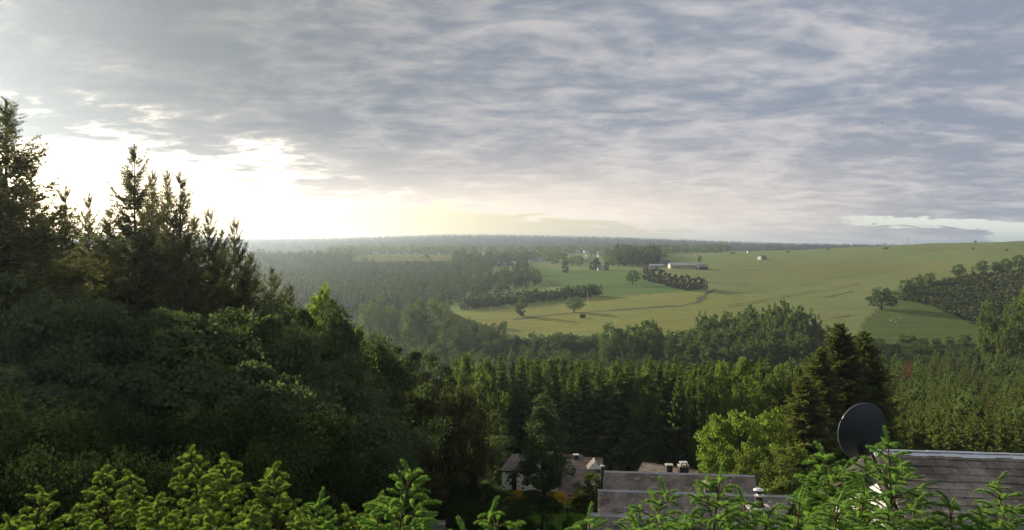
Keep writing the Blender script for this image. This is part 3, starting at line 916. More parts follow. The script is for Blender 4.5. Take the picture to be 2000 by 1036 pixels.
# ------------------------------------------------------------------ young plantation on the right
YL = 'young spruce in the dense plantation beyond the slate house'
for k in range(15):
    px = 1762 + k * 19 + RNG.uniform(-6, 6)
    tree('young_spruce_tree', 'young', px, 793 + RNG.uniform(-8, 14), 88 + RNG.uniform(-3, 3), RNG.uniform(2.0, 2.8),
         f'{NTH[k]} yellow-green young spruce above the slate house ridge, counted from the dish', group='young spruces above the slate ridge')
n_pl = 0
pts = []
for d in np.geomspace(104, 335, 30):
    n = int(np.clip(430 / (F * 3.4 / d), 6, 40))
    for k in range(n):
        px = 1700 + 350 * (k + RNG.uniform(0, 1)) / n
        pts.append((px, d + RNG.uniform(-2, 2) * d / 100))
for px, d in pts:
    if d > 250 and px < 1715:
        continue
    rust = abs(px - 1775) < 9 and 240 < d < 290
    leafy = RNG.uniform() < 0.10 or (px > 1930 and d > 230 and RNG.uniform() < 0.5)
    h = RNG.uniform(6.0, 8.6) * (1.15 if leafy else 1.0)
    if rust:
        tree('rusty_spruce', 'young_rust', px, 0, d, 3.2, 'rust-brown dead young spruce in the green plantation', height=h, parts=False, group='dead spruces in the plantation')
    elif leafy:
        tree('leafy_sapling', 'leaf_valley', px, 0, d, 3.6, 'leafy young tree between the plantation spruces', height=h, parts=False, group='leafy trees in the plantation')
    elif n_pl < 290:
        n_pl += 1
        tree('plantation_spruce', 'young', px, 0, d, RNG.uniform(2.6, 3.6), YL, height=h, parts=False, group='spruces of the plantation')


# ------------------------------------------------------------------ valley woods between the spruces and the meadow
def scatter(poly_px, d0, d1, n, fam, name, label, group, hr, wr, cat='tree'):
    """trees between two pixel columns and two depths"""
    for _ in range(n):
        d = math.exp(RNG.uniform(math.log(d0), math.log(d1)))
        px = RNG.uniform(*poly_px)
        h = RNG.uniform(*hr)
        tree(name, fam if isinstance(fam, str) else fam[RNG.integers(len(fam))], px, 0, d, RNG.uniform(*wr), label, cat, group, parts=False, height=h)


scatter((730, 1000), 215, 390, 110, ('leaf_valley', 'leaf_bright'), 'valley_tree', 'leafy tree in the hazy valley below the meadow tip', 'leafy valley trees', (5, 9), (4, 6.5))
scatter((760, 1120), 200, 380, 90, 'young', 'valley_spruce', 'small conifer in the valley thicket below the meadow', 'valley conifers', (5, 9), (2.6, 3.8))
scatter((960, 1370), 366, 386, 85, 'leaf_valley', 'rim_tree', 'low dark tree in the line along the bottom of the meadow', 'line of trees at the meadow bottom', (4.5, 7.5), (4.5, 7))
scatter((885, 990), 380, 455, 45, 'leaf_valley', 'tip_tree', 'small tree of the thicket at the tip of the meadow', 'thicket at the meadow tip', (3.5, 6.5), (3.5, 5.5))
scatter((890, 985), 385, 430, 25, 'young', 'tip_conifer', 'small conifer of the thicket at the tip of the meadow', 'conifers at the meadow tip', (4, 7), (2.6, 3.6))
scatter((1640, 1900), 345, 385, 30, 'leaf_valley', 'rim_tree', 'low bushy tree at the bottom of the rough pasture', 'bushy trees under the rough pasture', (3, 5), (3.5, 5.5))
scatter((1000, 1360), 250, 372, 90, 'leaf_valley', 'hedge_tree', 'dark leafy tree along the lower rim of the meadow', 'trees along the meadow rim', (5, 8), (4, 6))
scatter((1340, 1720), 190, 300, 90, ('leaf_valley', 'leaf_valley', 'leaf_bright'), 'hollow_tree', 'leafy tree in the dark hollow behind the sunlit spruces', 'trees in the hollow', (6, 10), (4, 6))
for px, d, h, w in [(770, 330, 4.0, 6), (785, 320, 3.5, 5), (862, 345, 3.6, 5), (750, 310, 3.5, 5)]:
    tree('orange_bush', 'leaf_orange', px, 0, d, w, 'orange flowering bush in the valley thicket', 'bush', 'orange bushes in the valley', parts=False, height=h)
for px, ty, d, w, lab in [
    (832, 580, 400, 18, 'big rounded tree at the tip of the meadow, hazy and lit from behind'),
    (805, 592, 395, 12, 'rounded tree leaning against the big tree at the meadow tip'),
    (868, 590, 410, 11, 'smaller rounded tree on the meadow side of the big hazy tree'),
    (743, 572, 430, 7, 'tall thin pale tree in the hazy valley'),
    (722, 590, 420, 13, 'hazy rounded tree beyond the shaded wood'),
    (765, 598, 415, 10, 'hazy pale tree next to the thin tall one in the valley')]:
    tree('leafy_tree', 'leaf_pale', px, ty, d, w, lab, parts=False)
GR = 'tall leafy trees of the grove on the meadow rim'
for k_, (px, ty, d, w) in enumerate([(1190, 628, 335, 9), (1212, 640, 330, 7), (1235, 632, 338, 8), (1258, 625, 335, 9), (1275, 622, 340, 8), (1245, 645, 325, 8), (1180, 645, 328, 6), (1285, 640, 330, 6)]):
    tree('grove_tree', 'leaf_lone', px, ty, d, w, f'leafy tree of the small grove on the meadow rim, {NTH[sorted([1190, 1212, 1235, 1258, 1275, 1245, 1180, 1285]).index(px)]} from its left end', group=GR, parts=False)
CG = 'conifers of the dense clump'
outline = [(1350, 640), (1365, 612), (1400, 602), (1440, 598), (1480, 590), (1520, 585), (1545, 585), (1570, 596), (1600, 615), (1620, 640), (1640, 668)]
ox, oy = [p[0] for p in outline], [p[1] for p in outline]
for rowd, off in [(372, 0), (360, 14), (348, 28), (336, 42), (322, 58), (308, 76)]:
    for k in range(20):
        px = 1348 + 290 * (k + RNG.uniform(0, 1)) / 20
        if off > 40 and px > 1600:
            continue
        ty = float(np.interp(px, ox, oy)) + off * 0.9 + RNG.uniform(-3, 12)
        conif = RNG.uniform() < (0.35 if px > 1420 else 0.15)
        tree('clump_conifer' if conif else 'clump_leafy_tree', 'young' if conif else 'leaf_valley', px, ty, rowd, RNG.uniform(5.5, 7.5) if conif else RNG.uniform(5.5, 8), 'tree of the dense dark clump rising from the valley over the meadow edge',
             group=CG, parts=False, hmin=5)
for px, ty, d, w, lab in [
    (1930, 592, 300, 8, 'pale green leafy tree under the dark scrub slope'),
    (1945, 620, 296, 9, 'leafy tree beside the pale green one under the scrub slope'),
    (1985, 585, 305, 12, 'broad leafy tree at the picture edge under the scrub slope'),
    (2010, 560, 312, 10, 'leafy tree half outside the picture under the scrub slope'),
    (1965, 640, 290, 8, 'low leafy tree before the broad one at the picture edge')]:
    tree('leafy_tree', 'leaf_pale', px, ty, d, w, lab, parts=False)


# ------------------------------------------------------------------ single trees on the meadows
def lone(px, base_py, top_py, wpx, label, fam='leaf_lone', name='meadow_tree', group=None, parts=True):
    d = hit(px, base_py)
    return tree(name, fam, px, top_py, d, wpx / F * d, label, group=group, parts=parts)


lone(1018, 618, 577, 24, 'slim upright tree alone on the golden meadow', 'leaf_valley')
lone(1121, 611, 580, 38, 'round lone tree on the golden meadow beside the dark shelter')
lone(1722, 606, 561, 56, 'dense dark round tree on the open hillside', 'leaf_oak')
lone(1236, 557, 527, 27, 'pale rounded tree on the green pasture before the purple trees')
HT = [(1768, 580, 545, 24, 'first bushy tree of the hedge along the scrub slope'), (1785, 578, 541, 34, 'rounded tree low in the hedge along the scrub slope'),
      (1797, 572, 535, 16, 'slim tree leaning on the rounded one in the slope hedge'), (1815, 561, 532, 26, 'round-headed tree standing free in the slope hedge'),
      (1843, 558, 540, 8, 'tiny thin tree in the gap of the slope hedge'), (1873, 544, 516, 25, 'round tree on a stout trunk in the slope hedge'),
      (1900, 540, 520, 8, 'thin sapling beside the stout-trunked tree in the slope hedge'), (1920, 538, 508, 26, 'tall tree with open branches, high in the slope hedge'),
      (1945, 536, 510, 24, 'tree above the scrub between two taller ones in the slope hedge'), (1965, 533, 505, 24, 'open-crowned tall tree near the picture edge in the slope hedge'),
      (1990, 530, 498, 28, 'dark tree at the picture edge, top of the slope hedge')]
for px, b, ty, wp, lab in HT:
    lone(px, b, ty, wp, lab, 'leaf_lone' if wp > 10 else 'leaf_valley', 'hedge_tree')
for px, b, ty, wp in [(1262, 548, 522, 20), (1272, 551, 524, 19), (1283, 553, 523, 20), (1293, 555, 526, 18), (1306, 560, 533, 19), (1318, 564, 536, 19), (1330, 566, 538, 20), (1342, 568, 537, 19), (1353, 566, 543, 18), (1364, 566, 541, 18), (1375, 566, 544, 17)]:
    k_ = [1262, 1272, 1283, 1293, 1306, 1318, 1330, 1342, 1353, 1364, 1375].index(px)
    lone(px, b, ty, wp, f'{NTH[k_]} dark purple-leaved tree in the row below the farm, counted from the pine wood', 'leaf_copper', 'purple_tree', 'purple-leaved trees below the farm', False)
for px, b, ty, wp, lab in [(1104, 533, 510, 16, 'dark purple tree at the head of the green pasture'), (1163, 528, 505, 26, 'broad purple tree before the village, beside the small white shed'),
                           (1184, 528, 511, 14, 'small purple tree touching the broad one before the village')]:
    lone(px, b, ty, wp, lab, 'leaf_copper', 'purple_tree', None, False)
for px, b, ty, wp in [(1366, 513, 499, 9), (1493, 508, 499, 10), (1538, 494, 490, 7), (1617, 489, 486, 6), (1730, 487, 483, 12), (1900, 488, 484, 5), (1966, 490, 486, 6), (1430, 497, 493, 10), (1905, 473, 470, 6)]:
    lone(px, b, ty, wp, 'small dark bush alone on the upper hillside', 'leaf_valley', 'field_bush', 'bushes on the upper hillside', False)


# ------------------------------------------------------------------ the far village: places first, so that the trees leave the houses in view
VILLAGE = [
    (735, 495, 9, 'far_wall', 'far_roof', 0.3, 'white gabled house at the near end of the house row above the narrow field'),
    (757, 495, 7, 'far_wall', 'far_roof', 1.2, 'small white house, second in the row above the narrow field'),
    (777, 496, 5, 'far_wall', 'far_roof', 0.1, 'tiny white house next to the long cream one above the narrow field'),
    (790, 496, 11, 'far_cream', 'far_redroof', 0.0, 'long cream house in the row above the narrow field'),
    (813, 496, 7, 'far_cream', 'far_roof', 0.2, 'cream house standing alone at the end of the row above the narrow field'),
    (861, 498, 9, 'far_wall', 'far_roof', 0.2, 'grey-roofed house behind the end of the narrow field'),
    (914, 494, 5, 'far_wall', 'far_roof', 1.0, 'tiny white house among trees beyond the narrow field'),
    (942, 493, 14, 'far_cream', 'pale_roof', 0.0, 'long low pale building under the ridge'),
    (978, 492, 10, 'far_cream', 'far_redroof', 0.0, 'yellow house high in the village'),
    (1010, 488, 5, 'far_wall', 'far_roof', 0.6, 'highest tiny white house under the forest ridge'),
    (1036, 491, 14, 'far_wall', 'pale_roof', 0.0, 'pale flat-roofed house high in the village'),
    (1040, 513, 14, 'far_wall', 'far_roof', 0.0, 'long low white house beside the glasshouse'),
    (1059, 510, 11, 'far_wall', 'pale_roof', 0.9, 'white gabled house in the middle of the village, before the pines'),
    (1093, 514, 10, 'far_wall', 'pale_roof', -0.7, 'white house with a steep pale roof above the green pasture'),
    (1117, 518, 7, 'far_cream', 'far_roof', 1.3, 'cream house beside the purple tree above the green pasture'),
    (1111, 498, 9, 'far_wall', 'far_roof', 0.0, 'white house with a tall end wall behind the steep pale roof'),
    (1128, 495, 9, 'far_wall', 'pale_roof', 0.2, 'pale house upper in the village with a flat ridge'),
    (1148, 502, 10, 'far_wall', 'far_roof', 1.57, 'white gable facing the valley in the village centre'),
    (1159, 501, 6, 'far_wall', 'far_roof', 1.2, 'narrow white house joined to the white gable in the village'),
    (1173, 495, 11, 'far_wall', 'pale_roof', 0.0, 'pale-roofed house behind the village centre'),
    (1174, 502, 12, 'far_wall', 'pale_roof', 0.0, 'low house with a long pale roof right of the white gable'),
    (1145, 490, 9, 'far_wall', 'pale_roof', 0.2, 'pale house on the upper rim of the village'),
    (1098, 489, 6, 'far_wall', 'far_roof', 0.2, 'small white house on the upper rim, above the pines'),
    (1331, 494, 6, 'far_wall', 'far_roof', 0.8, 'tiny white house alone in the trees beyond the farm'),
    (1171, 529, 5, 'far_wall', 'far_roof', 0.1, 'small white shed at the foot of the broad purple tree'),
    (1462, 494, 4, 'far_wall', 'far_roof', 0.4, 'tiny white hut on the crest of the hillside'),
]
VD = [hit(v[0], v[1], 700.0, 1700.0) for v in VILLAGE]


def clear_of_houses(px, d, htree=13.0):
    x = (px - CX) / F * d
    g = float(ground(x, d))
    top = HY - F * (g + htree) / d
    for (hx, hy, hw, *_), hd in zip(VILLAGE, VD):
        if abs(px - hx) < hw / 2 + 4 and d < hd + 14 and top < hy - 1 and d > 700:
            return False
    if 960 < px < 1012 and 1000 > d > 700 and top < 520:
        return False
    return True


# ------------------------------------------------------------------ masses: far woods, hillside wood, village trees, scrub
def mass(name, label, pts, fam_list, hr, wr, mat, group_seed, kind='stuff'):
    """one object of many small trees, too far off to tell apart"""
    rng = np.random.default_rng(group_seed)
    V, Q, T = [], [], []
    n = 0
    for x, y in pts:
        pr = fam_list[rng.integers(len(fam_list))]
        h = rng.uniform(*hr)
        w = rng.uniform(*wr)
        a = rng.uniform(0, 6.283)
        v = pr[0].copy()
        ca, sa = math.cos(a), math.sin(a)
        vx = (v[:, 0] * ca - v[:, 1] * sa) * w
        vy = (v[:, 0] * sa + v[:, 1] * ca) * w
        vz = v[:, 2] * h + float(ground(x, y)) - 0.3
        V.append(np.stack([vx + x, vy + y, vz], -1))
        Q.append(pr[1] + n)
        T.append(np.full(len(v), rng.uniform(0, 1)))
        n += len(v)
    me = mesh_np(name, np.concatenate(V), np.concatenate(Q), mat, {'tint': ('FLOAT', np.concatenate(T))})
    return tag(link(name, me), label, None, None, kind)


def tiny_conifer(seed, n):
    p = conifer(seed, levels=max(5, n // 10), nb=5, ntw=2, R=0.5, base=0.03, lw=0.55, up=0.2, droop=0.5)
    return p['v'], p['q']


def tiny_leaf(seed, n, leaf=0.2):
    p = broadleaf(seed, 14, n, leaf, R=0.5, base=0.12, shape='round')
    return p['v'], p['q']


TC = [tiny_conifer(s, 70) for s in (1, 2, 3)]
TCs = [tiny_conifer(s, 50) for s in (4, 5)]
TL = [tiny_leaf(s, 120) for s in (6, 7, 8)]
mr = np.random.default_rng(5)


def pts_band(px0, px1, d0, d1, spacing, keep=None):
    out = []
    d = d0
    while d < d1:
        wid = (px1 - px0) / F * d
        n = max(1, int(wid / spacing))
        for k in range(n):
            px = px0 + (px1 - px0) * (k + mr.uniform(0, 1)) / n
            dd = d + mr.uniform(-0.5, 0.5) * spacing
            x = (px - CX) / F * dd
            if keep is None or keep(px, HY - F * float(ground(x, dd)) / dd, dd):
                out.append((x, dd))
        d += spacing
    return out


strip_poly = [(685, 500), (720, 496), (880, 497), (890, 511), (690, 513)]


def one_in(px, py, poly):
    return bool(inpoly(np.array([px]), np.array([py]), poly)[0])


mass('hillside_forest', 'hazy wooded hillside between the dark wood and the meadow',
     pts_band(380, 1055, 560, 1180, 9.0, lambda px, py, d: clear_of_houses(px, d) and not (685 < px < 885 and d < 1300 and HY - F * (float(ground((px - CX) / F * d, d)) + 12.5) / d < 509) and not one_in(px, py, strip_poly) and (px < 880 or d > 555 + max(0, px - 880) * 0.75) and not (px > 1040 and py < 545)), TC + TL, (9, 15), (5, 8), 'conifer_far', 11)
mass('forest_edge', 'dense low hedge of trees along the upper meadow border',
     [(x, y) for px in np.linspace(905, 1168, 60) for d in [hit(px, float(np.interp(px, [900, 1000, 1168], [609, 599, 582])))] for x, y in [((px - CX) / F * (d + 4), d + 4 + mr.uniform(0, 12))]], TL, (6, 9), (6, 8), 'conifer_far', 12)
mass('village_woods', 'mass of trees round the far village',
     pts_band(640, 1480, 1120, 1900, 15.0, lambda px, py, d: clear_of_houses(px, d) and not one_in(px, py, strip_poly) and mr.uniform() < (0.8 if px < 1340 else 0.4) and not (px > 1300 and d < 1350) and not (px > 1420) and not (px > 1040 and py > 512 and px > 1200)), TL + TC[:1], (9, 16), (9, 15), 'leaf_far', 13)
mass('village_hedges', 'leafy trees and gardens below the far village',
     pts_band(1045, 1200, 960, 1130, 14.0, lambda px, py, d: clear_of_houses(px, d, 11.0) and py < 527), TL, (6, 11), (8, 13), 'leaf_far', 19)
mass('pine_grove', 'dark tall wood between the village and the farm',
     pts_band(1195, 1285, 905, 1120, 9.0, lambda px, py, d: d > 900), TL + TC, (14, 22), (8, 12), 'conifer_far', 14)
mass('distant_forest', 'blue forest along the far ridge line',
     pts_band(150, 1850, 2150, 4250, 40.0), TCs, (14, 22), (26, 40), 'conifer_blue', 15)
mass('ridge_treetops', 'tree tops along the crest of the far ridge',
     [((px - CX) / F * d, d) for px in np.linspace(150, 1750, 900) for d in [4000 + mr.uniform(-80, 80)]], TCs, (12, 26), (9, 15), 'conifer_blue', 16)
mass('forest', 'unseen continuation of the dark spruce wood, added for its shade', [(x_, y_) for x_, y_ in [(-22, 17), (-27, 22), (-33, 27), (-30, 33), (-38, 36), (-45, 44), (-26, 12), (-36, 20), (-44, 30), (-52, 52), (-50, 40), (-62, 60), (-20, 8)]], [(p_['v'], p_['q']) for p_ in P['spruce']], (13, 17), (13, 17), 'spruce_near', 23)  # out-of-view trees added to keep the sun off the shrubs on the left
scrub_poly = [(1755, 585), (1775, 568), (1815, 560), (1870, 545), (1920, 539), (2010, 528), (2120, 520), (2120, 645), (1960, 648), (1900, 632), (1840, 606), (1800, 592)]
mass('scrub', 'dark bracken and scrub covering the steep slope under the hedge',
     pts_band(1750, 2110, 415, 640, 1.9, lambda px, py, d: one_in(px, py, scrub_poly)), [tiny_leaf(s, 14, 0.55) for s in (21, 22, 23)], (0.5, 2.7), (1.6, 4.8), 'scrub', 17)


# ------------------------------------------------------------------ paths and field lines
def ribbon(name, label, pts, w, lift=0.12, dmin=380):
    P3 = []
    for px, py in pts:
        d = hit(px, py, dmin)
        P3.append([(px - CX) / F * d, d])
    P3 = np.array(P3)
    s = np.concatenate([[0], np.cumsum(np.linalg.norm(np.diff(P3, axis=0), axis=1))])
    u = np.linspace(0, s[-1], max(12, int(s[-1] / 3)))
    c = np.stack([np.interp(u, s, P3[:, 0]), np.interp(u, s, P3[:, 1])], -1)
    t = np.gradient(c, axis=0)
    t /= np.linalg.norm(t, axis=1)[:, None]
    nn = np.stack([-t[:, 1], t[:, 0]], -1)
    wv = w * (0.75 + 0.5 * np.sin(u / 7.0) * np.sin(u / 17.0 + 1))[:, None] / 2
    L, R_ = c + nn * wv, c - nn * wv
    k = len(c)
    v = np.concatenate([np.column_stack([L, ground(*L.T) + lift]), np.column_stack([R_, ground(*R_.T) + lift])])
    q = [[i, i + 1, k + i + 1, k + i] for i in range(k - 1)]
    return tag(link(name, mesh_np(name, v, np.array(q), 'track')), label, None, None, 'structure')


ribbon('field_path', 'dark track bank crossing the golden meadow', [(1002, 625), (1060, 618), (1120, 612), (1180, 608), (1260, 602), (1330, 598), (1362, 592), (1370, 582), (1384, 572), (1398, 566)], 5.0)
ribbon('field_path', 'short dark ditch in the pasture', [(1165, 562), (1210, 558), (1270, 553)], 4.0)
ribbon('field_path', 'faint track on the upper hillside', [(1385, 552), (1420, 556), (1462, 555)], 4.0)
ribbon('field_path', 'faint line across the high hillside', [(1800, 490), (1860, 487), (1960, 478)], 3.0)
ribbon('field_path', 'dark line on the slope beneath the round dark tree', [(1620, 622), (1650, 619), (1662, 617)], 2.5)
ribbon('field_path', 'dark line on the hillside', [(1610, 582), (1640, 576), (1665, 569)], 3.0)
ribbon('field_path', 'faint wheel track across the open hillside', [(1420, 600), (1500, 588), (1590, 572), (1680, 556)], 1.4)
ribbon('field_path', 'second faint wheel track beside the first on the open hillside', [(1420, 596), (1500, 584.5), (1590, 569), (1680, 553.5)], 1.2)
ribbon('field_path', 'faint line through the upper hillside grass', [(1500, 520), (1580, 514), (1660, 512), (1740, 507)], 2.2)
ribbon('field_path', 'sheep track on the rough pasture', [(1705, 627), (1750, 630), (1790, 632)], 1.6)


# ------------------------------------------------------------------ air
hz = MB().box(-7600, 7600, -7600, 7600, -75, 104).mesh('haze', 'black')
hz.materials.clear()
hm = bpy.data.materials.new('haze')
hm.use_nodes = True
ht = NT(hm.node_tree)
ht.n.clear()
ho = ht.node('ShaderNodeOutputMaterial')
hv = ht.node('ShaderNodeVolumePrincipled')
hv.inputs['Color'].default_value = (0.70, 0.84, 1.0, 1.0)
hv.inputs['Density'].default_value = HAZE_DENSITY
hv.inputs["Anisotropy"].default_value = 0.73
ht.l.new(hv.outputs[0], ho.inputs['Volume'])
hz.materials.append(hm)
tag(link('haze', hz), 'pale evening haze filling the valley', None, None, 'stuff')

# ------------------------------------------------------------------ village and farm
def gable_house(name, label, cat, x, y, L, Wd, H, rh, rot, wall, roof, windows=True, group=None, chimney=True):
    """a small house: walls with gables, two roof slabs, windows, chimney"""
    z = float(ground(x, y)) - 0.6
    o = thing(name, label, cat, (x, y, z), group, rot)
    l, w = L / 2, Wd / 2
    wb = MB()
    v = [[-l, -w, 0], [l, -w, 0], [l, w, 0], [-l, w, 0], [-l, -w, H], [l, -w, H], [l, w, H], [-l, w, H], [-l, 0, H + rh], [l, 0, H + rh]]
    wb.add(v, [[0, 1, 5, 4], [2, 3, 7, 6], [3, 0, 4, 7], [1, 2, 6, 5], [3, 2, 1, 0]], [[4, 8, 7], [5, 6, 9]])
    link('wall', wb.mesh('wall', wall), o)
    rb = MB()
    e = 0.35
    for s in (-1, 1):
        a = np.array([0, s * (w + e), H - rh * e / w])
        n = nrm(np.array([0, s * rh, w])) * 0.18
        p = [np.array([-l - e, 0, H + rh]), np.array([l + e, 0, H + rh]), np.array([l + e, 0, 0]) + a, np.array([-l - e, 0, 0]) + a]
        lo = [q + n * 0.15 for q in p]
        hi = [q + n for q in p]
        rb.hexa(lo + hi)
    ro = link('roof', rb.mesh('roof', roof), o)
    if chimney:
        link('chimney', MB().box(l * 0.4, l * 0.4 + 0.8, -0.4, 0.4, H + rh - 0.6, H + rh + 1.1).mesh('chimney', 'far_roof'), ro)
    if windows:
        k = max(2, int(L / 3.5))
        for i in range(k):
            cx = -l + L * (i + 0.5) / k
            link('window', MB().box(cx - 0.5, cx + 0.5, -w - 0.06, -w + 0.05, H * 0.42, H * 0.42 + 1.2).mesh('window', 'glass'), o)
    return o


for (px, py, wp, wall, roof, rot, lab), d in zip(VILLAGE, VD):
    L = max(4.5, wp / F * d * 1.05)
    Hh = 3.2 if L > 8 else 2.6
    gable_house('village_house', lab, 'house', (px - CX) / F * d, d, L, min(L * 0.75, 8.5), Hh + 0.8, L * 0.26 if L < 11 else 2.2, rot, wall, roof, group='houses of the far village')

# the farm on the hillside
def barn(px, py, wpx, depth_m, H, rh, rot, wall, roof, label, chimney=False, dmin=700):
    d = hit(px, py, dmin)
    return gable_house('farm_building', label, 'barn', (px - CX) / F * d, d, wpx / F * d, depth_m, H, rh, rot, wall, roof, True, 'farm buildings on the hillside', chimney)


barn(1284, 514, 24, 14, 3.5, 3.5, 0.05, 'far_cream', 'far_roof', 'grey-roofed barn at the upper end of the farm')
barn(1283, 523, 28, 10, 3.0, 1.4, -0.1, 'pale_roof', 'pale_roof', 'low shed with a pale blue roof above the purple trees')
barn(1338, 525, 62, 16, 4.2, 2.6, -0.03, 'far_cream', 'pale_roof', 'long cream farm barn with a pale ridge and dark openings')
barn(1304, 519, 14, 12, 4.0, 3.2, 1.2, 'stone_wall', 'far_roof', 'dark gabled barn between the upper barn and the long one')
barn(1371, 527, 18, 12, 3.6, 2.2, 0.0, 'chimney_slate', 'far_roof', 'dark blue-grey shed at the far end of the long farm barn')
d_ = hit(989, 519, 700)
gable_house('glasshouse', 'long low building with a white roof before the village woods', 'building', (989 - CX) / F * d_, d_, 34 / F * d_, 12, 3.0, 3.2, 0.02, 'pale_roof', 'far_wall', False, None, False)
d_ = hit(1488, 507, 700)
gable_house('field_barn', 'small stone field barn beside a bush high on the hillside', 'barn', (1487 - CX) / F * d_, d_, 7.5, 6, 3.6, 2.2, 0.5, 'far_wall', 'concrete', True, None, False)
# dark shelter on the golden meadow
d_ = hit(1138, 621, 380)
g_ = on(1138, d_)
sh = thing('field_shelter', 'small dark shelter on the golden meadow under the round lone tree', 'shelter', g_)
link('wall', MB().hexa([[-1.6, -1, -0.3], [1.6, -1, -0.3], [1.6, 1, -0.3], [-1.6, 1, -0.3], [-1.6, -1, 1.7], [1.6, -1, 1.5], [1.6, 1, 1.9], [-1.6, 1, 2.1]]).mesh('wall', 'dark_wood'), sh)
link('roof', MB().hexa([[-1.8, -1.2, 1.75], [1.8, -1.2, 1.5], [1.8, 1.2, 1.95], [-1.8, 1.2, 2.15], [-1.8, -1.2, 1.87], [1.8, -1.2, 1.62], [1.8, 1.2, 2.07], [-1.8, 1.2, 2.27]]).mesh('roof', 'dark_wood'), sh)
link('door', MB().box(-0.9, 0.7, -1.06, -0.99, 0.0, 1.2).mesh('door', 'black'), sh)


def pole(px, base_py, top_py, label, name='utility_pole', dmin=380, arms=True, mat='pole', r=0.16):
    d = hit(px, base_py, dmin)
    p = on(px, d)
    h = (base_py - top_py) / F * d + 0.4
    o = thing(name, label, 'pole', p - Vector((0, 0, 0.4)), 'poles on the hillside')
    link('shaft', MB().tube([[0, 0, 0], [0, 0, h * 0.5], [0, 0, h]], [r, r * 0.85, r * 0.65], 8).mesh('shaft', mat), o)
    if arms:
        a = MB()
        a.box(-1.1, 1.1, -0.06, 0.06, h - 0.75, h - 0.6)
        for s in (-1, -0.4, 0.4, 1):
            a.box(s - 0.05, s + 0.05, -0.05, 0.05, h - 0.6, h - 0.38)
        link('crossarm', a.mesh('crossarm', mat), o)
    return o


pole(1610, 480, 467, 'thin pole on the crest, first of the skyline poles', dmin=900)
pole(1720, 477, 464, 'thin pole on the crest between the first pole and the tall mast', dmin=900)
pole(1773, 475, 456, 'tallest dark mast on the crest of the hillside', r=0.22, dmin=900, arms=False)
pole(1790, 474, 463, 'thin pole on the crest just after the tall mast', dmin=900)
pole(1858, 473, 463, 'thin pole far along the crest', dmin=900)
pole(1148, 598, 570, 'pale thin pole beside the dense low hedge at the golden meadow', mat='steel', arms=False, r=0.12)
pole(1378, 567, 548, 'pale pole at the end of the row of purple trees', mat='steel', arms=False, r=0.14)
for px, b, t_ in [(1339, 501, 495), (1357, 501, 496)]:
    pole(px, b, t_, 'short pale post in the field behind the farm', dmin=700, arms=False, mat='far_wall', r=0.5)


def sheep_mesh():
    b = MB()
    t = np.linspace(0, 1, 9)
    r = 0.30 * np.sqrt(np.clip(1 - (2 * t - 1) ** 4, 0.02, 1))
    b.tube(np.stack([-0.5 + t, 0 * t, 0.62 + 0 * t], -1), r, 9)
    b.tube([[0.42, 0, 0.72], [0.60, 0, 0.74], [0.78, 0, 0.62]], [0.13, 0.12, 0.05], 7)
    for x in (-0.32, 0.32):
        for y in (-0.14, 0.14):
            b.tube([[x, y, 0.45], [x + 0.02, y, 0.22], [x, y, 0.0]], [0.07, 0.04, 0.04], 6)
    return b.mesh('sheep', 'wool', True)


SHM = sheep_mesh()
for px, py, rz, lab in [(1740, 628, 0.3, 'white sheep on the rough pasture below the dark round tree, first of three'), (1750, 631, 2.6, 'white sheep on the rough pasture, lowest of three'), (1759, 623, 1.0, 'white sheep on the rough pasture, highest of three')]:
    o = link('sheep', SHM, None, on(px, hit(px, py, 385)))
    o.rotation_euler = (0, 0, rz)
    o.scale = (0.95, 0.95, 0.95)
    tag(o, lab, 'sheep', 'sheep on the pasture')


def bird(px, py, d, roll, lab):
    b = MB()
    t = np.linspace(-1, 1, 7)
    b.tube(np.stack([0 * t, 0.17 * t, 0.02 * t], -1), 0.05 * np.sqrt(np.clip(1.05 - t * t, 0.05, 1)), 7)
    o = thing('bird', lab, 'bird', Wp(px, py, d), 'birds in the sky', 0.6)
    o.rotation_euler = (0.1, roll, 0.7)
    link('body', b.mesh('body', 'feather'), o)
    for s in (-1, 1):
        w = MB().hexa([[0, -0.07, 0], [s * 0.26, -0.02, 0.11], [s * 0.26, 0.09, 0.11], [0, 0.08, 0], [0, -0.07, 0.012], [s * 0.26, -0.02, 0.12], [s * 0.26, 0.09, 0.12], [0, 0.08, 0.012]])
        w.hexa([[s * 0.26, -0.02, 0.11], [s * 0.55, -0.10, 0.07], [s * 0.55, -0.07, 0.07], [s * 0.26, 0.09, 0.11], [s * 0.26, -0.02, 0.12], [s * 0.55, -0.10, 0.077], [s * 0.55, -0.07, 0.077], [s * 0.26, 0.09, 0.12]])
        link('wing', w.mesh('wing', 'feather'), o)
    link('tail', MB().hexa([[-0.02, -0.16, 0], [0.02, -0.16, 0], [0.06, -0.32, 0], [-0.06, -0.32, 0], [-0.02, -0.16, 0.01], [0.02, -0.16, 0.01], [0.06, -0.32, 0.01], [-0.06, -0.32, 0.01]]).mesh('tail', 'feather'), o)


bird(720, 102, 260, 0.3, 'small dark bird high under the grey clouds')
bird(1723, 241, 190, -0.4, 'small dark bird on the clouded side above the open hillside')
bird(1007, 439, 300, 0.2, 'tiny dark bird low over the far ridge')

# ------------------------------------------------------------------ slate-roofed houses
SLATE_UNIT = {}


def slate_mesh(mat):
    if mat not in SLATE_UNIT:
        SLATE_UNIT[mat] = MB().box(-0.5, 0.5, -0.5, 0.5, 0, 1).mesh('slate', mat)
    return SLATE_UNIT[mat]


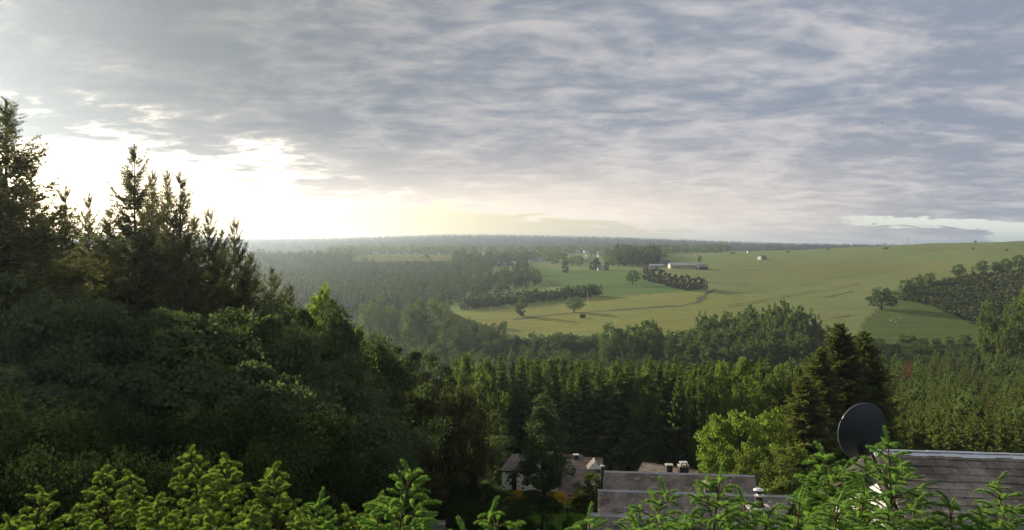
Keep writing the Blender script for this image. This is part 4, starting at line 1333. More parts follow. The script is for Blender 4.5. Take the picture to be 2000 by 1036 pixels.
def roof_slope(root, a, b, c, d, mat, rowh, sw, n_single, seed):
    """one slope with ridge a-b and eave d-c: a boarded base, slates laid in courses; the first n_single courses slate by slate"""
    rng = np.random.default_rng(seed)
    a, b, c, d = (np.asarray(p, float) for p in (a, b, c, d))
    ex = nrm(b - a)
    nn = nrm(np.cross(ex, (a - d)))
    if nn[2] < 0:
        nn = -nn
    ey = nrm(np.cross(nn, ex))
    base = MB().hexa([d - nn * 0.10, c - nn * 0.10, b - nn * 0.10, a - nn * 0.10, d, c, b, a])
    roof = wpart('roof', base.mesh('roof', 'underlay'), root)
    L = np.linalg.norm(d - a) * abs(np.dot(nrm(a - d), ey))
    rows = int(L / rowh) + 1
    rest = MB()
    nrest = 0
    for i in range(rows):
        t0, t1 = min(i * rowh / L, 1.0), min((i + 1) * rowh / L, 1.0)
        tm = (t0 + t1) / 2
        pl, pr = a + (d - a) * tm, b + (c - b) * tm
        wid = np.dot(pr - pl, ex)
        x = -sw * (0.5 if i % 2 else 0.0) + rng.uniform(-0.02, 0.02)
        while x < wid:
            w = sw * rng.uniform(0.86, 1.14)
            x0, x1 = max(x, -0.015), min(x + w, wid + 0.015)
            x += w
            if x1 - x0 < 0.05:
                continue
            gap = rng.uniform(0.004, 0.012)
            ctr = pl + ex * ((x0 + x1) / 2) + ey * (rowh * 0.17 + rng.uniform(-0.008, 0.008)) + nn * (0.012 + rng.uniform(0, 0.006))
            tilt = 0.07 + rng.uniform(-0.02, 0.02)
            sk = rng.normal() * 0.012
            X = nrm(ex + ey * sk)
            Y = nrm(ey - nn * tilt - ex * sk)
            Zv = np.cross(X, Y)
            sx, sy, sz = (x1 - x0 - gap), rowh * 1.36, rng.uniform(0.008, 0.013)
            if i < n_single:
                o = link('slate', slate_mesh(mat), roof)
                mw = Matrix(((X[0] * sx, Y[0] * sy, Zv[0] * sz, ctr[0]), (X[1] * sx, Y[1] * sy, Zv[1] * sz, ctr[1]), (X[2] * sx, Y[2] * sy, Zv[2] * sz, ctr[2]), (0, 0, 0, 1)))
                o.matrix_local = mw
            else:
                rest.obox(ctr + Zv * sz / 2, X * sx / 2, Y * sy / 2, Zv * sz / 2)
                nrest += 1
    if nrest:
        r = link('slate_courses', rest.mesh('slate_courses', mat), roof)
        tag(r, kind='stuff')
    return roof


def ridge_caps(root, a, b, step=1.0, w=0.12, h=0.06, mat='ridge'):
    a, b = np.asarray(a, float), np.asarray(b, float)
    ex = nrm(b - a)
    sx = nrm(np.cross(ex, [0, 0, 1.0]))
    L = np.linalg.norm(b - a)
    k = max(1, int(round(L / step)))
    up_ = np.array([0, 0, 1.0])
    for i in range(k):
        p0, p1 = a + ex * (L * i / k - 0.012), a + ex * (L * (i + 1) / k + 0.02)
        lift = 0.035 + (i % 2) * 0.006
        m_ = MB()
        for s in (-1, 1):
            q0, q1 = p0 + sx * s * w - up_ * h, p1 + sx * s * w - up_ * h
            t0, t1 = p0 + up_ * lift, p1 + up_ * lift
            th = up_ * 0.018
            qq = up_ * lift * 0.6
            m_.hexa([q0 + qq, q1 + qq, t1, t0, q0 + qq + th, q1 + qq + th, t1 + th, t0 + th])
        wpart('ridge_cap', m_.mesh('ridge_cap', mat), root)


def slate_house(name, label, A, ang, length, hw, drop, mat, rowh, sw, n_single, seed, wall='white_wall', shift=(0, 0), caps='ridge', wall_drop=None, ov=0.25, cap_w=0.10, cat='house', cap_h=0.055):
    A = np.asarray(A, float)
    e = np.array([math.cos(ang), -math.sin(ang), 0])
    n = np.array([-math.sin(ang), -math.cos(ang), 0])            # towards the viewer
    B = A + e * length
    dz = np.array([0, 0, drop])
    mid_ = (A + B) / 2
    gz = float(ground(mid_[0], mid_[1]))
    root = thing(name, label, cat, (mid_[0], mid_[1], gz))
    fl, fr = A + n * hw - dz + e * shift[0], B + n * hw - dz + e * shift[1]
    bl, br = A - n * hw - dz, B - n * hw - dz
    roof_slope(root, A, B, fr, fl, mat, rowh, sw, n_single, seed)
    roof_slope(root, B, A, bl, br, mat, rowh, sw, 0, seed + 1)
    if caps:
        ridge_caps(root, A, B, 1.0 if n_single else 1.6, cap_w, cap_h, caps)
    # walls under the roof
    zt = -0.16
    k = (hw - ov) / hw
    low = np.array([0, 0, min(gz, float(ground(*(mid_ + n * hw)[:2])), float(ground(*(mid_ - n * hw)[:2]))) - 0.5])
    iL, iR = A + e * ov, B - e * ov

    def pt(base, s, z):
        q = base + n * s * (hw - ov)
        return np.array([q[0], q[1], z])
    ze = A[2] - drop * k + zt
    zr = A[2] + zt
    sl, sr = e * shift[0], e * shift[1]
    c = [pt(iL + sl, 1, low[2]), pt(iR + sr, 1, low[2]), pt(iR, -1, low[2]), pt(iL, -1, low[2]), pt(iL + sl, 1, ze), pt(iR + sr, 1, ze), pt(iR, -1, ze), pt(iL, -1, ze), pt(iL, 0, zr), pt(iR, 0, zr)]
    wb = MB().add(c, [[0, 1, 5, 4], [2, 3, 7, 6], [3, 0, 4, 7], [1, 2, 6, 5]], [[4, 8, 7], [5, 6, 9]])
    wpart('wall', wb.mesh('wall', wall), root)
    # verge boards
    for base, s in ((A, -1), (B, 1)):
        vb = MB()
        for sd, sh_ in ((1, shift[0] if s < 0 else shift[1]), (-1, 0)):
            p0 = base + e * s * 0.03
            p1 = base + n * sd * hw - dz + e * (sh_ + s * 0.03)
            up_ = np.array([0, 0, 1.0])
            t_ = e * s * 0.03
            vb.hexa([p0 - up_ * 0.22, p1 - up_ * 0.22, p1 - up_ * 0.22 + t_, p0 - up_ * 0.22 + t_, p0 - up_ * 0.02, p1 - up_ * 0.02, p1 - up_ * 0.02 + t_, p0 - up_ * 0.02 + t_])
        wpart('verge_board', vb.mesh('verge_board', 'dark_wood'), root)
    return root, A, B, e, n


def chimney(root, c, w, dp, ztop, zbot, slab=0.10, kind='pot'):
    body = wpart('chimney', MB().box(c[0] - w / 2, c[0] + w / 2, c[1] - dp / 2, c[1] + dp / 2, zbot, ztop).mesh('chimney', 'chimney_slate'), root)
    o_ = 0.07
    link('cap_slab', MB().box(c[0] - w / 2 - o_, c[0] + w / 2 + o_, c[1] - dp / 2 - o_, c[1] + dp / 2 + o_, ztop + 0.002, ztop + slab).mesh('cap_slab', 'concrete'), body)
    z = ztop + slab
    if kind == 'pot':
        for s in (-0.17, 0.17):
            link('chimney_pot', MB().lathe((c[0] + s, c[1], z), [(0.0, 0.002), (0.15, 0.002), (0.14, 0.18), (0.16, 0.22), (0.12, 0.23), (0.10, 0.08)], 12).mesh('chimney_pot', 'terracotta'), body)
    elif kind == 'cowl':
        link('flue_base', MB().lathe((c[0], c[1], z), [(0.30, 0.002), (0.26, 0.10), (0.20, 0.14), (0.18, 0.50), (0.20, 0.51), (0.0, 0.52)], 14).mesh('flue_base', 'chimney_slate'), body)
        link('flue_collar', MB().lathe((c[0] + 0.03, c[1], z), [(0.0, 0.522), (0.24, 0.522), (0.24, 0.56), (0.12, 0.58), (0.12, 0.72), (0.0, 0.721)], 14).mesh('flue_collar', 'steel'), body)
        link('flue_ring', MB().lathe((c[0], c[1], z), [(0.0, 0.66), (0.16, 0.66), (0.17, 0.80), (0.0, 0.801)], 14).mesh('flue_ring', 'chimney_slate'), body)
        link('cowl', MB().lathe((c[0], c[1], z), [(0.0, 0.80), (0.26, 0.805), (0.27, 0.83), (0.16, 0.88), (0.0, 0.90)], 18).mesh('cowl', 'steel', True), body)
    elif kind == 'lid':
        for s in (-0.22, 0.22):
            link('cap_post', MB().box(c[0] + s - 0.05, c[0] + s + 0.05, c[1] - 0.15, c[1] + 0.15, z + 0.002, z + 0.17).mesh('cap_post', 'concrete'), body)
        link('lid', MB().box(c[0] - 0.30, c[0] + 0.30, c[1] - 0.25, c[1] + 0.25, z + 0.172, z + 0.26).mesh('lid', 'steel'), body)
    return body


R10 = math.radians
# near house on the right
rootR, AR, BR, eR, nR = slate_house('slate_house', 'nearest house on the right with big grey slates, metal ridge and white gable', Wp(1706, 883, 14.5), R10(7), 7.5, 3.6, 1.75, 'slate', 0.19, 0.29, 11, 101, cap_w=0.13, cap_h=0.075)
# middle terraces of roofs
rootA, *_ = slate_house('slate_house', 'house with the lowest of the three stepped slate roofs, mostly behind young spruces', Wp(1150, 1004, 30), R10(10.6), 8.5, 3.2, 1.7, 'slate', 0.19, 0.27, 7, 103, caps='ridge_grey')
rootB, AB, BB, eB, nB = slate_house('slate_house', 'house with the middle stepped slate roof spotted with white lichen', Wp(1168, 958, 42), R10(6.3), 10.3, 3.4, 1.75, 'slate_lichen', 0.19, 0.27, 0, 105, shift=(0, -2.6), caps='ridge_grey')
rootC, AC, BC, eC, nC = slate_house('slate_house', 'house with the upper stepped slate roof and terracotta chimney pots', Wp(1178, 921, 52), R10(6.4), 9.7, 3.5, 1.8, 'slate_plain', 0.19, 0.27, 0, 107, caps='ridge_grey')
rootD, *_ = slate_house('slate_house', 'farther slate house with twin chimneys at the edge of the spruces', Wp(1255, 904, 68), R10(31), 7.5, 3.2, 1.7, 'slate_plain', 0.2, 0.28, 0, 109, caps=None)
c_ = Wp(1388, 945, 49.6)
chimney(rootC, c_, 0.78, 0.6, c_[2], c_[2] - 1.6, kind='pot')
c_ = Wp(1482, 994, 38.4)
chimney(rootB, c_, 0.92, 0.7, c_[2], c_[2] - 1.8, kind='cowl')
c_ = Wp(1307, 909, 65.5)
chimney(rootD, c_, 0.48, 0.45, c_[2], c_[2] - 1.8, 0.08, kind='none')
c_ = Wp(1335, 911, 64.6)
chimney(rootD, c_, 0.74, 0.6, c_[2], c_[2] - 2.0, 0.10, kind='lid')
# thin flue at the end of the upper roof
p_ = Wp(1176.5, 908, 51.6)
fl = wpart('flue_pipe', MB().tube([p_ - [0, 0, 2.6], p_ - [0, 0, 0.1]], [0.10, 0.10], 10).mesh('flue_pipe', 'chimney_slate'), rootC)
link('cowl', MB().lathe(p_, [(0.0, -0.1), (0.17, -0.1), (0.17, -0.06), (0.0, 0.0)], 12).mesh('cowl', 'steel'), fl)
# the white cottage
rootW, AW, BW, eW, nW = slate_house('white_cottage', 'white ivy-grown cottage with a grey roof behind the cone-shaped tree', Wp(1001, 888, 70), R10(3), 6.2, 2.2, 0.85, 'thatch_slate', 0.22, 0.3, 0, 111, wall='ivy_wall', shift=(-0.95, 0), caps=None, ov=0.15, cat='cottage')
dc = Wp(1004.5, 935, 67.78)
wpart('door', MB().box(dc[0] - 0.2, dc[0] + 0.2, dc[1] - 0.08, dc[1] + 0.2, dc[2] - 1.5, dc[2] + 0.55).mesh('door', 'dark_wood'), rootW)
rootV, AV, BV, eV, nV = slate_house('cottage_wing', 'grey-roofed wing of the white cottage with a small white gable', Wp(1098, 893, 66.5), R10(7), 3.4, 4.6, 1.75, 'thatch_slate', 0.22, 0.3, 0, 113, caps=None, cat='cottage')
g0 = Wp(1163, 917, 63.6)
gm = MB()
gw, gh, gd = 0.56, 0.60, 1.2
gm.add([g0 + [-gw, 0, 0], g0 + [gw, 0, 0], g0 + [0, 0, gh], g0 + [-gw, gd, 0], g0 + [gw, gd, 0], g0 + [0, gd, gh]], [[0, 3, 5, 2], [1, 2, 5, 4], [0, 1, 4, 3]], [[0, 2, 1], [3, 4, 5]])
gable = wpart('white_gable', gm.mesh('white_gable', 'bright_white'), rootV)
for s in (-1, 1):
    link('gable_roof', MB().hexa([g0 + [s * (gw + 0.06), 0.03, -0.055], g0 + [s * (gw + 0.06), gd, -0.055], g0 + [0, gd, gh + 0.005], g0 + [0, 0.03, gh + 0.005], g0 + [s * (gw + 0.06), 0.03, -0.015], g0 + [s * (gw + 0.06), gd, -0.015], g0 + [0, gd, gh + 0.045], g0 + [0, 0.03, gh + 0.045]]).mesh('gable_roof', 'thatch_slate'), gable)
c_ = Wp(1125, 889, 66.2)
chimney(rootV, c_, 0.35, 0.35, c_[2], c_[2] - 0.8, 0.06, kind='none')
# dark shed by the wood
rootS, *_ = slate_house('garden_shed', 'low dark shed in the shade under the leafy wood', Wp(668, 953, 26), R10(-20), 1.4, 1.0, 0.42, 'chimney_slate', 0.3, 0.5, 0, 115, wall='dark_wood', caps=None, cat='shed')

# ------------------------------------------------------------------ satellite dish on the near house
dc = Wp(1683, 842, 13.4)
ax = nrm(np.array([-0.10, 1.0, 0.18]))
ux = nrm(np.cross(ax, [0, 0, 1.0]))
uz = np.cross(ux, ax)
sd = thing('satellite_dish', 'dark satellite dish seen from behind beside the near slate roof', 'satellite dish', (dc[0], dc[1] + 0.4, float(ground(dc[0], dc[1] + 0.4))))
rr_, ph_ = np.meshgrid(np.linspace(0, 1, 10), np.linspace(0, 2 * np.pi, 40, endpoint=False), indexing='ij')


def dishv(off):
    q = dc + (ux * 0.415) * (rr_ * np.cos(ph_))[..., None] + (uz * 0.49) * (rr_ * np.sin(ph_))[..., None] - ax * (0.13 * (1 - rr_ ** 2))[..., None] + ax * off
    return q.reshape(-1, 3)


ii, jj = np.meshgrid(np.arange(9), np.arange(40), indexing='ij')
dq = np.stack([ii * 40 + jj, ii * 40 + (jj + 1) % 40, (ii + 1) * 40 + (jj + 1) % 40, (ii + 1) * 40 + jj], -1).reshape(-1, 4)
dm = MB().add(dishv(0), dq).add(dishv(0.006), dq[:, ::-1])
refl = wpart('reflector', dm.mesh('reflector', 'dish', True), sd)
a_ = np.linspace(0, 2 * np.pi, 49)
link('rim', MB().tube(dc + np.outer(np.cos(a_), ux * 0.415) + np.outer(np.sin(a_), uz * 0.49), 0.011, 6, False).mesh('rim', 'dish_rim', True), refl)
hubp = dc - ax * 0.13
wpart('bracket', MB().obox(hubp + ax * 0.0 - uz * 0.30, ux * 0.05, ax * 0.05, uz * 0.10).mesh('bracket', 'chimney_slate'), sd)
mastx = hubp - ax * 0.06 - uz * 0.36
wpart('mast', MB().tube([mastx + [0, 0, 0.12], mastx - [0, 0, 0.5], mastx - [0, 0, 2.2]], [0.03, 0.03, 0.03], 10).mesh('mast', 'chimney_slate', True), sd)
wpart('feed_arm', MB().tube([dc - uz * 0.46, dc - uz * 0.5 + ax * 0.3, dc - uz * 0.28 + ax * 0.62], [0.018, 0.018, 0.018], 8).mesh('feed_arm', 'chimney_slate'), sd)
wpart('receiver', MB().tube([dc - uz * 0.28 + ax * 0.60, dc - uz * 0.22 + ax * 0.50], [0.035, 0.045], 10).mesh('receiver', 'concrete'), sd)
wpart('wall_arm', MB().tube([mastx - [0, 0, 1.6], mastx + [0.5, 0.5, -1.7]], [0.025, 0.025], 8).mesh('wall_arm', 'chimney_slate'), sd)

# ------------------------------------------------------------------ garden between the houses
GS = 'leafy garden shrub in the shade below the white cottage'
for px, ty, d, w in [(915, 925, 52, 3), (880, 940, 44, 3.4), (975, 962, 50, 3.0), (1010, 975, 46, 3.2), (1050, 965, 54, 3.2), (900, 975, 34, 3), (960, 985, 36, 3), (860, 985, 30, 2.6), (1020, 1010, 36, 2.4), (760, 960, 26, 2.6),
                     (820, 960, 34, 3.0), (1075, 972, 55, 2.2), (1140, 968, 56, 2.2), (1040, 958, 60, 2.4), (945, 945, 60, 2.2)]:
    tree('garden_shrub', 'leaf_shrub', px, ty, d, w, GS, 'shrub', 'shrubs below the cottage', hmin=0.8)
for px, ty, d, w, lab in [(1093, 959, 58, 1.7, 'yellow flowering broom bush before the cottage wing, bigger of two'), (1126, 962, 58, 1.3, 'smaller yellow broom bush under the cottage wing eaves'), (1012, 962, 60, 1.6, 'dull yellow bush by the cottage door')]:
    tree('broom_bush', 'broom', px, ty, d, w, lab, 'bush', hmin=0.8)
tree('leafy_tree', 'leaf_mid', 1157, 920, 55.5, 2.4, 'thin airy young tree before the grey cottage wing roof')
tree('clipped_bush', 'leaf_shrub', 1066, 998, 42, 1.1, 'dark clipped rounded bush on the lawn edge', 'bush', hmin=1)
tree('clipped_bush', 'leaf_shrub', 1112, 1010, 41, 1.3, 'dark clipped bush under the garden lamp', 'bush', hmin=1)
lp = on(1109, 47)
lt = Wp(1109, 988, 47)
lamp = thing('garden_lamp', 'small dark garden lamp post on the lawn', 'lamp', lp)
hh = lt[2] - lp.z
link('post', MB().tube([[0, 0, -0.1], [0, 0, hh * 0.75]], [0.035, 0.03], 8).mesh('post', 'black'), lamp)
link('lamp_head', MB().lathe((0, 0, hh * 0.75), [(0.0, 0), (0.07, 0.001), (0.10, hh * 0.18), (0.13, hh * 0.185), (0.0, hh * 0.25)], 10).mesh('lamp_head', 'black'), lamp)
sw_ = on(855, 29)
sw_.z = Wp(855, 1040, 29)[2]
wallo = thing('stone_pier', 'small pale stone pier half hidden behind the young spruces', 'wall', (sw_.x, sw_.y, float(ground(sw_.x, sw_.y))))
gz = float(ground(sw_.x, sw_.y)) - 0.2
top_ = Wp(855, 1018, 29)[2]
wpart('core', MB().box(sw_.x - 0.27, sw_.x + 0.27, sw_.y - 0.2, sw_.y + 0.2, gz, top_ - 0.03).mesh('core', 'stone_wall'), wallo)
rs = np.random.default_rng(8)
zz_ = top_
while zz_ > top_ - 0.8:
    hgt = rs.uniform(0.06, 0.10)
    x = -0.30
    while x < 0.28:
        w = min(rs.uniform(0.10, 0.24), 0.30 - x)
        wpart('stone', MB().box(sw_.x + x, sw_.x + x + w - 0.012, sw_.y - 0.25 - rs.uniform(0, 0.03), sw_.y - 0.19, zz_ - hgt, zz_ - 0.012).mesh('stone', 'concrete'), wallo)
        x += w
    zz_ -= hgt


# ------------------------------------------------------------------ young spruces in front, with fresh shoots
def needle_tris(base, tang, rad_dir, tan_dir, length, width, fwd):
    d = nrm(tang * np.asarray(fwd)[..., None] + rad_dir)
    tip = base + d * np.asarray(length)[..., None]
    w = tan_dir * np.asarray(width)[..., None]
    v = np.stack([base - w, base + w, tip], -2).reshape(-1, 3)
    return v, np.arange(len(v)).reshape(-1, 3)


def shoot_arrays(L, R, bend, n, seed, seg=5, rings=6):
    """a fresh shoot along +z that bows towards +x, thick with soft needles"""
    rng = np.random.default_rng(seed)

    def axis(s):
        return np.stack([bend * L * s ** 2, 0 * s, L * s * (1 - 0.18 * bend * s)], -1)

    def tang(s):
        return nrm(np.stack([2 * bend * s, 0 * s, 1 - 0.36 * bend * s], -1))
    mb = MB()
    s = np.linspace(0, 1, rings)
    prof = np.sqrt(np.clip(1 - (1.7 * s - 0.85) ** 4, 0.05, 1))
    mb.tube(axis(s), R * 0.30 * prof, seg)
    si = rng.uniform(0.0, 1.0, n) ** 0.9
    ph = rng.uniform(0, 6.283, n)
    T = tang(si)
    yv = np.array([0, 1.0, 0]) + 0 * T
    xv = nrm(np.cross(yv, T))
    rd = xv * np.cos(ph)[:, None] + yv * np.sin(ph)[:, None]
    td = np.cross(T, rd)
    pr = np.sqrt(np.clip(1 - (1.7 * si - 0.85) ** 4, 0.15, 1))
    fwd = 0.55 + 2.0 * np.clip(si - 0.72, 0, 1) * 3
    v, t = needle_tris(axis(si) + rd * (R * 0.20 * pr)[:, None], T, rd, td, R * 1.0 * pr * rng.uniform(0.7, 1.2, n), np.full(n, R * 0.075), fwd)
    mb.add(v, None, t)
    return mb.arrays()


def shoot_set(L, R, bends, n, mat, seed):
    out = []
    for i, b in enumerate(bends):
        v, f = shoot_arrays(L, R, b, n, seed + i)
        out.append(mesh_np('shoot', v, f, mat))
    return out


STUB = shoot_set(0.050, 0.0205, (0.15, 0.3, 0.45, 0.6), 150, 'shoot', 300)
LONG = shoot_set(0.084, 0.0190, (0.10, 0.25, 0.4, 0.55), 170, 'shoot_cool', 310)
STUB_LOW = [shoot_arrays(0.050, 0.0205, b, 60, 320, 4, 4) for b in (0.2, 0.5)]
LONG_LOW = [shoot_arrays(0.084, 0.0190, b, 70, 330, 4, 4) for b in (0.2, 0.45)]
LOWER = family(conifer, 'lower_spruce', 'needle', (341, 342), levels=18, nb=7, ntw=6, R=0.30, base=0.03, lw=0.25, up=0.3, droop=0.2)


def frame_for(d):
    z = nrm(np.asarray(d, float))
    down = np.array([0, 0, -1.0])
    x = down - z * np.dot(down, z)
    if np.linalg.norm(x) < 0.05:
        x = np.array([1.0, 0, 0]) - z * z[0]
    x = nrm(x)
    return x, np.cross(z, x), z


def mat_of(p, d, s):
    x, y, z = frame_for(d)
    return Matrix(((x[0] * s, y[0] * s, z[0] * s, p[0]), (x[1] * s, y[1] * s, z[1] * s, p[1]), (x[2] * s, y[2] * s, z[2] * s, p[2]), (0, 0, 0, 1)))


def young_spruce(px, ty, d, style, label, seed, spread=0.5, lean=0.0, steep=0.6):
    rng = np.random.default_rng(seed)
    top = Wp(px, ty, d)
    gz = float(ground(top[0], top[1]))
    H = top[2] - gz
    root = thing('young_spruce', label, 'spruce', (top[0], top[1], gz - 0.05), 'young spruces in front')
    big = style == 'long'
    objs, low = (LONG, LONG_LOW) if big else (STUB, STUB_LOW)
    Ls = 0.088 if big else 0.050
    zt = H + 0.05 - Ls * 1.1

    lx, ly = rng.uniform(-0.22, 0.22), rng.uniform(-0.15, 0.15)

    def stem(z):
        f = z / zt
        return np.array([lx * (f ** 7 - 1.0), ly * (f ** 7 - 1.0) + 0.02 * math.sin(f * 5 + seed), z])
    zz = zt * np.linspace(0, 1, 14) ** 0.6
    tb = MB()
    tb.tube([stem(z) for z in zz], np.interp(zz, [0, zt - 0.8, zt], [0.045, 0.011, 0.0040]), 8)
    trunk = link('trunk', tb.mesh('trunk', 'twig_bark', True), root)

    def put_shoot(parent, p, dr, s):
        o = link('shoot', objs[rng.integers(len(objs))], parent)
        o.matrix_local = mat_of(p, dr, s)
    # leader and the ring of shoots round it
    put_shoot(trunk, stem(zt), [lean * 0.3 + rng.normal() * 0.05, 0, 1.0], 1.15)
    for k in range(4):
        a = k * 1.571 + rng.uniform(-0.3, 0.3)
        put_shoot(trunk, stem(zt) - [0, 0, 0.012], [math.cos(a), math.sin(a), steep * rng.uniform(0.5, 1.3)], rng.uniform(0.75, 1.0))
    h = Ls * 0.85
    while h < 0.92:
        nb = 3 + (h > 0.2) + (rng.uniform() < 0.5) + (1 if big and h > 0.1 else 0)
        a0 = rng.uniform(0, 6.283)
        for b in range(nb):
            az = a0 + b * 6.283 / nb + rng.uniform(-0.35, 0.35)
            L = (0.02 + spread * h) * rng.uniform(0.72, 1.12)
            if L > 0.42:
                L = 0.42
            el = np.interp(h, [0, 0.4, 0.9], [steep * 0.75, 0.28, 0.05]) + rng.uniform(-0.12, 0.12)
            p0 = stem(zt - h)
            o3 = np.array([math.cos(az), math.sin(az), 0])
            s3 = np.array([-math.sin(az), math.cos(az), 0])

            def axis(t):
                t = np.asarray(t, float)
                return p0 + np.multiply.outer(t, o3 * L * math.cos(el)) + np.multiply.outer(t * L * math.sin(el) + 0.10 * L * (t ** 2) * (1 if h < 0.4 else -0.6), np.array([0, 0, 1.0]))
            mbw = MB()
            mbw.tube(axis(np.linspace(0, 1, 4)), np.linspace(0.0045, 0.0022, 4), 4, False)
            mbn = MB()

            def needles(q0, q1, n):
                n = max(int(n), 4)
                s_ = rng.uniform(0.05, 1, n)
                T = nrm(q1 - q0) + np.zeros((n, 3))
                ph = rng.uniform(0, 6.283, n)
                rx, ry, _ = frame_for(q1 - q0)
                rd = rx * np.cos(ph)[:, None] + ry * np.sin(ph)[:, None]
                v, t = needle_tris(q0 + np.outer(s_, q1 - q0), T, rd, np.cross(T, rd), np.full(n, 0.0155) * rng.uniform(0.7, 1.1, n), np.full(n, 0.0016), np.full(n, 0.7))
                mbn.add(v, None, t)
            shoots = [(axis(1.0), nrm(axis(1.0) - axis(0.85)), rng.uniform(0.85, 1.1))]
            needles(axis(0.12), axis(1.0), 420 * L)
            nl = int(L / (0.052 if not big else 0.052))
            for i in range(nl):
                t = 1 - (i + 0.15 + rng.uniform(0, 0.4)) / (nl + 0.6)
                if t < 0.12:
                    continue
                for s in (-1, 1):
                    if rng.uniform() < 0.10:
                        continue
                    tl = (0.30 * L * (1 - t) + 0.004) * rng.uniform(0.7, 1.2)
                    dr = nrm(o3 * 0.72 + s * s3 * rng.uniform(0.55, 0.95) + np.array([0, 0, rng.uniform(0.05, 0.45)]))
                    q0 = axis(t)
                    q1 = q0 + dr * tl
                    if tl > 0.015:
                        needles(q0, q1, 420 * tl)
                        mbw.tube([q0, q1], [0.0022, 0.0016], 3, False)
                        if tl > 0.07:
                            for s2 in (-1, 1):
                                shoots.append(((q0 + q1) / 2, nrm(dr + s2 * np.cross(dr, [0, 0, 1.0]) * 0.8 + np.array([0, 0, 0.15])), rng.uniform(0.6, 0.85)))
                    shoots.append((q1, nrm(dr + np.array([0, 0, rng.uniform(-0.05, 0.35)])), rng.uniform(0.7, 1.0)))
            vw, fw = mbw.arrays()
            parts_v, parts_f, fm = [vw], [], []
            nv = len(vw)
            for f in fw:
                parts_f.append(f)
                fm.append(np.zeros(len(f)))
            vn, fn = mbn.arrays()
            parts_v.append(vn)
            for f in fn:
                parts_f.append(f + nv)
                fm.append(np.ones(len(f)))
            nv += len(vn)
            single = h < 0.28
            if not single:
                for p, dr, s in shoots:
                    lv, lf = low[rng.integers(len(low))]
                    x, y, z = frame_for(dr)
                    parts_v.append(p + (lv[:, :1] * x + lv[:, 1:2] * y + lv[:, 2:] * z) * s)
                    for f in lf:
                        parts_f.append(f + nv)
                        fm.append(np.full(len(f), 2))
                    nv += len(lv)
            # faces come in quads and triangles: keep each material's order
            order_f, order_m = [], []
            for size in (4, 3):
                ff = [f for f in parts_f if f.shape[1] == size]
                mm = [m__ for f, m__ in zip(parts_f, fm) if f.shape[1] == size]
                if ff:
                    order_f.append(np.concatenate(ff))
                    order_m.append(np.concatenate(mm))
            me = mesh_np('branch', np.concatenate(parts_v), order_f, ['twig_bark', 'needle', 'shoot_cool' if big else 'shoot'], face_mat=np.concatenate(order_m))
            br = link('branch', me, root)
            if single:
                for p, dr, s in shoots:
                    put_shoot(br, p, dr, s)
        h += (0.060 if h < 0.3 else 0.090) * (1.25 if big else 1.0)
    lc = LOWER[seed % 2]
    lo = link('lower_crown', lc['crown_me'], root)
    lh = max(zt - 0.55, 1.0)
    lo.scale = (lh * 0.8, lh * 0.8, lh)
    lo.rotation_euler = (0, 0, seed * 1.3)
    return root


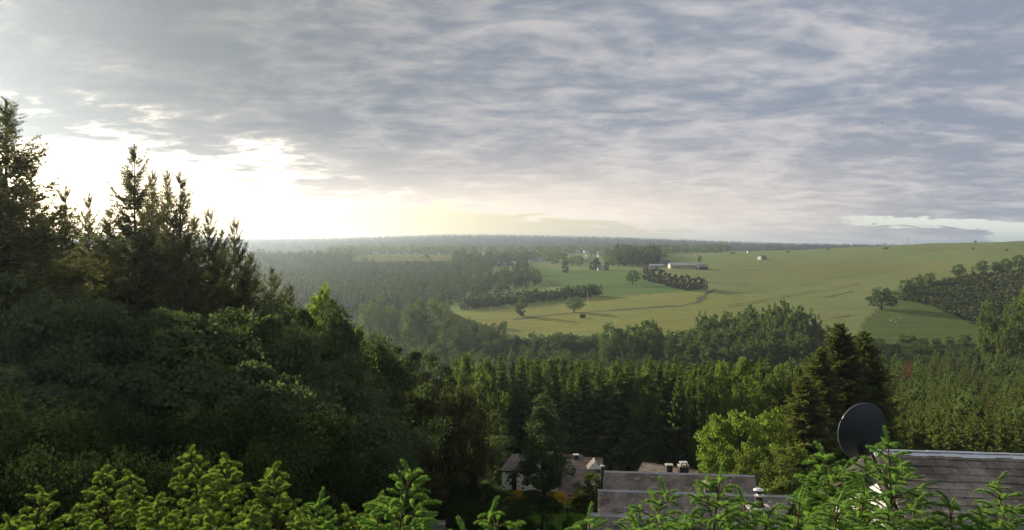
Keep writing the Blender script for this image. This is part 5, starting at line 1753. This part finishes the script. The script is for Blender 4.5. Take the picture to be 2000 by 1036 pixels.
FRONT = [
    (371, 872, 4.7, 'stub', 'young spruce with the tallest stubby yellow-green top of the dense group'),
    (446, 884, 4.9, 'stub', 'young spruce with a forked pale top next to the tallest stubby one'),
    (536, 900, 4.6, 'stub', 'bushy young spruce at the far side of the stubby group, reddish buds near its tip'),
    (256, 915, 5.2, 'stub', 'thin-topped young spruce rising against the black shade'),
    (198, 910, 4.9, 'stub', 'young spruce with a round-budded top against the black shade'),
    (80, 950, 4.8, 'stub', 'young spruce with two short tops near the picture corner'),
    (140, 990, 4.4, 'stub', 'low young spruce under the round-budded one in the corner group'),
    (20, 1005, 4.4, 'stub', 'lowest young spruce in the picture corner'),
    (310, 962, 4.4, 'stub', 'dense young spruce under the thin-topped one'),
    (410, 985, 4.1, 'stub', 'young spruce filling the gap under the forked top'),
    (490, 985, 4.1, 'stub', 'young spruce low between the forked top and the bushy one'),
    (585, 1000, 4.0, 'stub', 'low young spruce under the bushy one with reddish buds'),
    (622, 955, 4.6, 'long', 'young spruce with two upright finger-like shoots'),
    (680, 985, 4.5, 'stub', 'small young spruce beside the tall feathery one'),
    (742, 960, 4.7, 'stub', 'young spruce with knobby shoots just before the tall feathery one'),
    (800, 893, 4.2, 'long', 'tall feathery young spruce with long upright shoots in the middle'),
    (960, 968, 4.3, 'long', 'young spruce with arching pale shoots below the cottage garden'),
    (905, 1010, 4.1, 'long', 'low young spruce between the feathery and the arching one'),
    (1150, 985, 4.4, 'long', 'sparse young spruce before the lowest slate roof'),
    (1298, 930, 4.6, 'long', 'young spruce with a flat tuft over the middle roof'),
    (1405, 900, 4.4, 'long', 'slender young spruce whose tuft stands highest over the roofs'),
    (1450, 945, 4.6, 'long', 'thin young spruce beside the slender one over the roofs'),
    (1345, 985, 4.1, 'long', 'low wide young spruce filling the space before the roofs'),
    (1245, 1000, 4.3, 'long', 'low young spruce covering the end of the lowest slate roof'),
    (1500, 985, 4.2, 'long', 'young spruce under the steel chimney cowl'),
    (1608, 860, 4.7, 'long', 'young spruce with a candle-like top against the huge conifer'),
    (1648, 888, 4.9, 'long', 'slim young spruce top close beside the dish mast'),
    (1731, 832, 4.6, 'long', 'highest young spruce, its cross-shaped tip before the satellite dish'),
    (1560, 945, 4.4, 'long', 'young spruce low beside the candle-topped one'),
    (1690, 925, 4.2, 'long', 'wide young spruce covering the white gable'),
    (1640, 950, 4.0, 'long', 'low dense young spruce between the candle-topped one and the gable'),
    (1740, 965, 3.9, 'long', 'low dense young spruce under the cross-shaped tip'),
    (1785, 960, 4.2, 'long', 'young spruce low before the grey slates'),
    (1850, 950, 4.4, 'long', 'young spruce with upright fans before the grey slates'),
    (1945, 918, 4.7, 'long', 'young spruce with a leaning top at the slate roof near the picture edge'),
    (1920, 985, 4.2, 'long', 'low young spruce under the leaning one near the picture edge'),
]
for i, (px, ty, d, st, lab) in enumerate(FRONT):
    young_spruce(px, ty, d, st, lab, 400 + i, spread=0.42 if st == 'stub' else 0.5, lean=(-1) ** i * 0.5, steep=0.9 if px in (800, 622) else 0.55)
